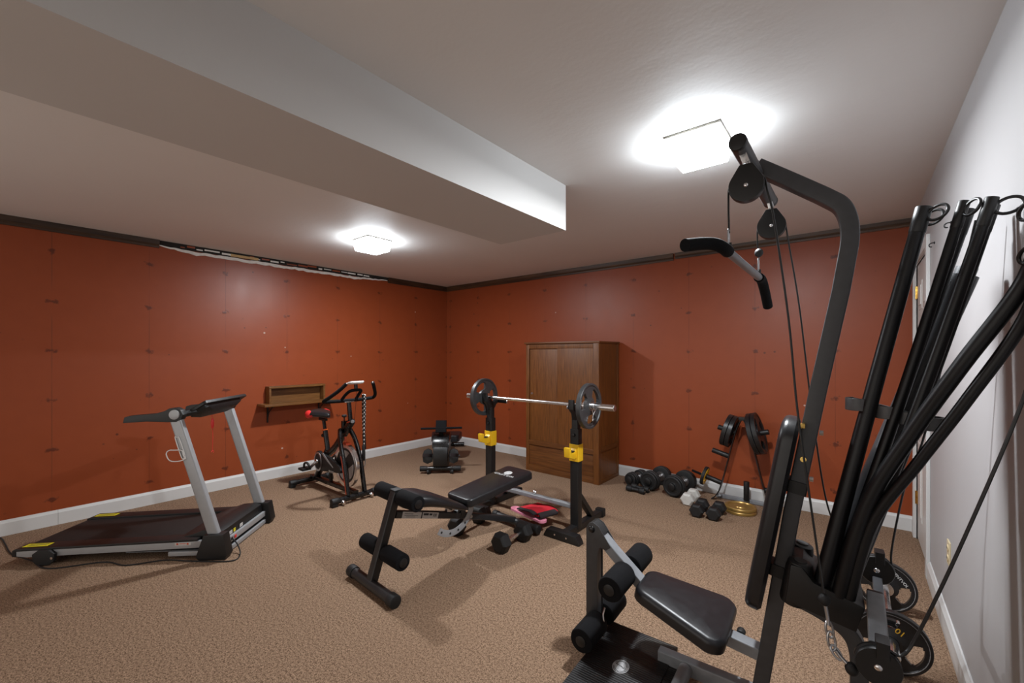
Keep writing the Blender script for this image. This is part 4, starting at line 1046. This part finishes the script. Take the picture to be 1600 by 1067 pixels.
m = MB(); c0, c1 = V((-.25, .045, 1.222)), V((-.445, .045, 1.168)); dd = (c1-c0)
for k, q in enumerate((.10, .48, .74, .98)):
    c = c0+dd*q; n = 20
    m.sweep([c+V((.030*math.cos(a), .0+.034*math.sin(a)+.015, 0)) for a in [math.radians(x) for x in range(-60, 241, 15)]], rrect(.009, .040, .002), up=(0, 0, 1))
m.sweep([c0+V((.0, -.022, 0)), c1+V((0, -.022, 0))], rrect(.026, .03, .004), up=(0, 0, 1)); m.done('rod_clip', 'grey_plastic', t)
# rear support and low pulleys
m = MB(); m.sweep(smooth([(-.055, 0, .500), (-.17, 0, .468), (-.245, 0, .425), (-.272, 0, .36), (-.275, 0, .24), (-.272, 0, .03)], 6), rrect(.05, .05, .006), up=YV); m.done('rear_support', 'dark_grey', t)
m = MB(); m.tube([(-.272, -.30, .032), (-.272, .30, .032)], .030, 20); m.done('rear_foot', 'dark_grey', t)
m = MB(); m.sweep([(-.320, .20, .500), (-.352, -.36, .475)], rrect(.030, .030, .004), up=(0, 0, 1)); m.done('low_pulley_beam', 'dark_grey', t)
m = MB(); m.sweep([(-.313, .045, .578), (-.304, .262, .528)], rrect(.044, .05, .005), up=(0, 0, 1)); m.done('pulley_arm', 'grey_metal', t)
m = MB(); m.box((-.334, .034, .556), (-.292, .052, .602), .005); m.done('arm_cap', 'plastic', t)
for (c, r) in (((-.300, .285, .500), .053), ((-.350, -.375, .515), .056)):
    m = MB(); c = V(c); m.lathe(c-V((0, .018, 0)), YV, [(.02, 0), (r*.96, 0), (r, .004), (r, .012), (r*.94, .015), (r*.94, .021), (r, .024), (r, .032), (r*.96, .036), (.02, .036)], 40); po = m.done('low_pulley', 'plastic', t)
    for s in (-1, 1):
        m = MB(); m.ball(c+V((0, s*.018, 0)), .010, (1, .5, 1), 14); m.done('axle_rivet', 'chrome', po)
    m = MB(); m.sweep([c+V((-.01, 0, .075)), c+V((-.01, 0, .03))], rrect(.03, .05, .004), up=YV); m.done('pulley_bracket', 'plastic', po)
# cables
def cable(pts, r=.0032, n=8):
    m = MB(); m.tube(smooth(pts, n), r, 8); return m.done('cable', 'clear_cable', t)
cable([(.087, .245, 1.80), (.089, .245, 1.90), (.086, .245, 1.96), (.062, .245, 2.00), (.02, .245, 2.003), (-.016, .245, 1.97), (-.027, .245, 1.92), (-.046, .245, 1.82), (-.085, .245, 1.50), (-.109, .245, 1.205), (-.145, .248, .90), (-.176, .25, .645)])
cable([(.047, -.245, 1.79), (.054, -.245, 1.88), (.050, -.245, 1.94), (.03, -.245, 1.975), (-.01, -.245, 1.982), (-.043, -.245, 1.955), (-.052, -.245, 1.91), (-.060, -.25, 1.85), (-.097, -.255, 1.58), (-.14, -.27, 1.15), (-.188, -.28, .78), (-.25, -.33, .60), (-.30, -.37, .51)])
cable([(-.325, .284, .548), (-.352, .280, .545), (-.385, .270, .61), (-.47, .275, .89), (-.570, .295, 1.275), (-.578, .345, 1.45), (-.572, .40, 1.69)], .0042)
cable([(-.405, -.372, .52), (-.395, -.368, .60), (-.436, -.34, .90), (-.48, -.28, 1.10), (-.56, -.05, 1.80)], .0036)
def ball_stop(p, d, name='cable_stop'):
    m = MB(); m.ball(p, .017, (1, 1, 1.1), 16); return m.done(name, 'rubber', t)
ball_stop((-.178, .25, .625), 0); ball_stop((.0, 0, 0), 0).location = (-.243, .27, .452)
for pts in ([(-.180, .25, .612), (-.186, .25, .575), (-.188, .252, .552)], [(-.232, .268, .462), (-.216, .264, .475), (-.206, .262, .487)]):
    m = MB(); m.tube(smooth(pts, 4), .0055, 10); m.done('cable_end', 'steel', t)
for a, b in (((-.187, .252, .560), (-.194, .255, .520)), ((-.192, .255, .532), (-.199, .26, .486)), ((-.197, .26, .495), (-.216, .266, .468))):
    a, b = V(a), V(b); d = (b-a).normalized(); sd = V((1, .35, 0)) if a.z > .52 or a.z < .5 else V((.3, 1, 0)); sd = (sd-d*sd.dot(d)).normalized(); c = (a+b)/2; L = (b-a).length/2+.003
    m = MB(); m.tube([c+d*L*math.cos(2*PI*k/20)+sd*.0095*math.sin(2*PI*k/20) for k in range(20)], .0035, 8, closed=True); m.done('chain_link', 'steel', t)

# lat bar held by two snap hooks
A, B = gw(.089, .245, 1.735), gw(.050, -.245, 1.717)
t2 = thing('lat_bar', 'grey pull-down bar with black foam grips hanging from the home gym pulleys', 'pull bar', (A+B)/2)
o0 = (A+B)/2; A -= o0; B -= o0
d = (A-B).normalized(); E1, E2 = A+d*.025, B-d*.025
m = MB(); m.tube([E2-d*.01, E1+d*.01], .0145, 18); m.done('shaft', 'grey_metal', t2)
G1 = smooth([E1-d*.015, E1+d*.035, E1+d*.075+GU*.015+V((0, 0, .006)), E1+d*.12+GU*.04+V((0, 0, .002)), E1+d*.195+GU*.072-V((0, 0, .016))], 6)
G2 = smooth([E2+d*.015, E2-d*.03, E2-d*.075-V((0, 0, .016)), E2-d*.13-V((0, 0, .052)), E2-d*.19-V((0, 0, .102))], 6)
for G in (G1, G2):
    m = MB(); m.tube(G, .0205, 18); m.done('grip', 'foam', t2)
for P, top in ((A, 1.80), (B, 1.79)):
    s0 = P+V((0, 0, .014)); L = top-(P+o0).z
    m = MB(); m.sweep([P+V((0, 0, .01)), P+V((0, 0, .032))], rrect(.02, .006, .002), up=(0, 1, 0)); m.done('eye_lug', 'black_metal', t2)
    m = MB(); c = P+V((0, 0, .052)); m.tube([c+V((.0, .008*math.sin(2*PI*k/20), .027*math.cos(2*PI*k/20))) for k in range(20)], .003, 8, closed=True); m.tube([c+V((0, 0, .022)), P+V((0, 0, L+.01))], .005, 8); m.done('snap_hook', 'steel', t2)
ball_stop(tuple((.048, -.245, 1.822)), 0, 'cable_stop')

# loaded short bar on the carpet by the white wall
DX, DYA, DYB = 5.145, -2.06, -1.49
t = thing('loading_handle', 'short chrome loading bar with two grip plates on the carpet by the white wall', 'dumbbell bar', (DX, (DYA+DYB)/2, .132), 0)
L = DYB-DYA; m = MB(); m.cyl((0, -L/2+.03, 0), (0, L/2-.03, 0), .0165, 24); m.done('grip', 'chrome', t)
for s in (-1, 1):
    m = MB(); m.lathe((0, s*(L/2-.035), 0), (0, s, 0), [(.017, -.012), (.036, -.010), (.036, .006), (.0248, .008), (.0248, .16), (.021, .163)], 28); m.done('sleeve', 'chrome', t)
for nm, y, s in (('grip plate marked 10 on the near end of the chrome bar by white wall', DYA, -1), ('grip plate with white lettering on the far end of the chrome bar', DYB, -1)):
    p = weight_plate('weight_plate', nm, (DX, y, .132), (0, s, 0), .132, .030, 'black_iron', ang=60, flip=80, h0=.45, h1=.80)
    m = MB(); m.loft([[V((r*math.cos(2*PI*k/48), r*math.sin(2*PI*k/48), z)) for k in range(48)] for r, z in ((.1195, .0146), (.1215, .0152), (.1215, .0145), (.1195, .0141))], cap=False); m.done('rim_highlight', 'grey_logo', p)  # grey ring paints the highlight along the plate rim
    if 'marked' in nm:
        a = math.radians(62); c = V((math.cos(a), math.sin(a), 0))
        text('number', '10', .034, V((c.x*.062, c.y*.062, .0112)), (-math.sin(a), math.cos(a), 0), (-c.x, -c.y, 0), 'amber_print', p)
    else:
        a = math.radians(42); c = V((math.cos(a), math.sin(a), 0))
        text('lettering', 'BENTVOL', .020, V((c.x*.085, c.y*.085, .0112)), (math.sin(a), -math.cos(a), 0), (c.x, c.y, 0), 'white_print', p)
t = thing('clamp_collar', 'black lever clamp collar on the chrome bar beside the plate marked 10', 'collar', (DX, DYA+.075, .132))
m = MB(); m.loft([[V((r*math.cos(2*PI*k/32), y, r*math.sin(2*PI*k/32))) for k in range(32)] for r, y in ((.0375, -.018), (.046, -.018), (.046, .018), (.0375, .018))], cap=False, closed=True); m.done('ring', 'plastic', t, 50)
m = MB(); m.box((-.05, -.014, .040), (.02, .014, .062), .005); m.done('lever', 'plastic', t)
m = MB(); m.cyl((.024, -.016, .05), (.024, .016, .05), .009, 14, .002); m.done('hinge_pin', 'chrome', t)

# ------------------------------------------------------------------ repeats of a kind
for o in SC.objects:
    if o.parent is None and 'label' in o:
        k, l = o.name.split('.')[0], o['label']
        g = {'ceiling_light': 'square ceiling lights', 'adjustable_dumbbell': 'adjustable dumbbells along the back wall', 'small_dumbbell': 'tiny dumbbells near the wardrobe',
             'gold_plate': 'stacked gold plates', 'wall_hook': 'screw hooks in the white wall'}.get(k)
        if k == 'hex_dumbbell': g = 'large hex dumbbells around the bench' if l.startswith('large') else 'hex dumbbells by the plate tree'
        if k == 'weight_plate': g = 'plates on the plate tree' if 'plate tree' in l else 'plates on the barbell' if 'barbell' in l else 'plates on the chrome loading bar'
        if g: o['group'] = g
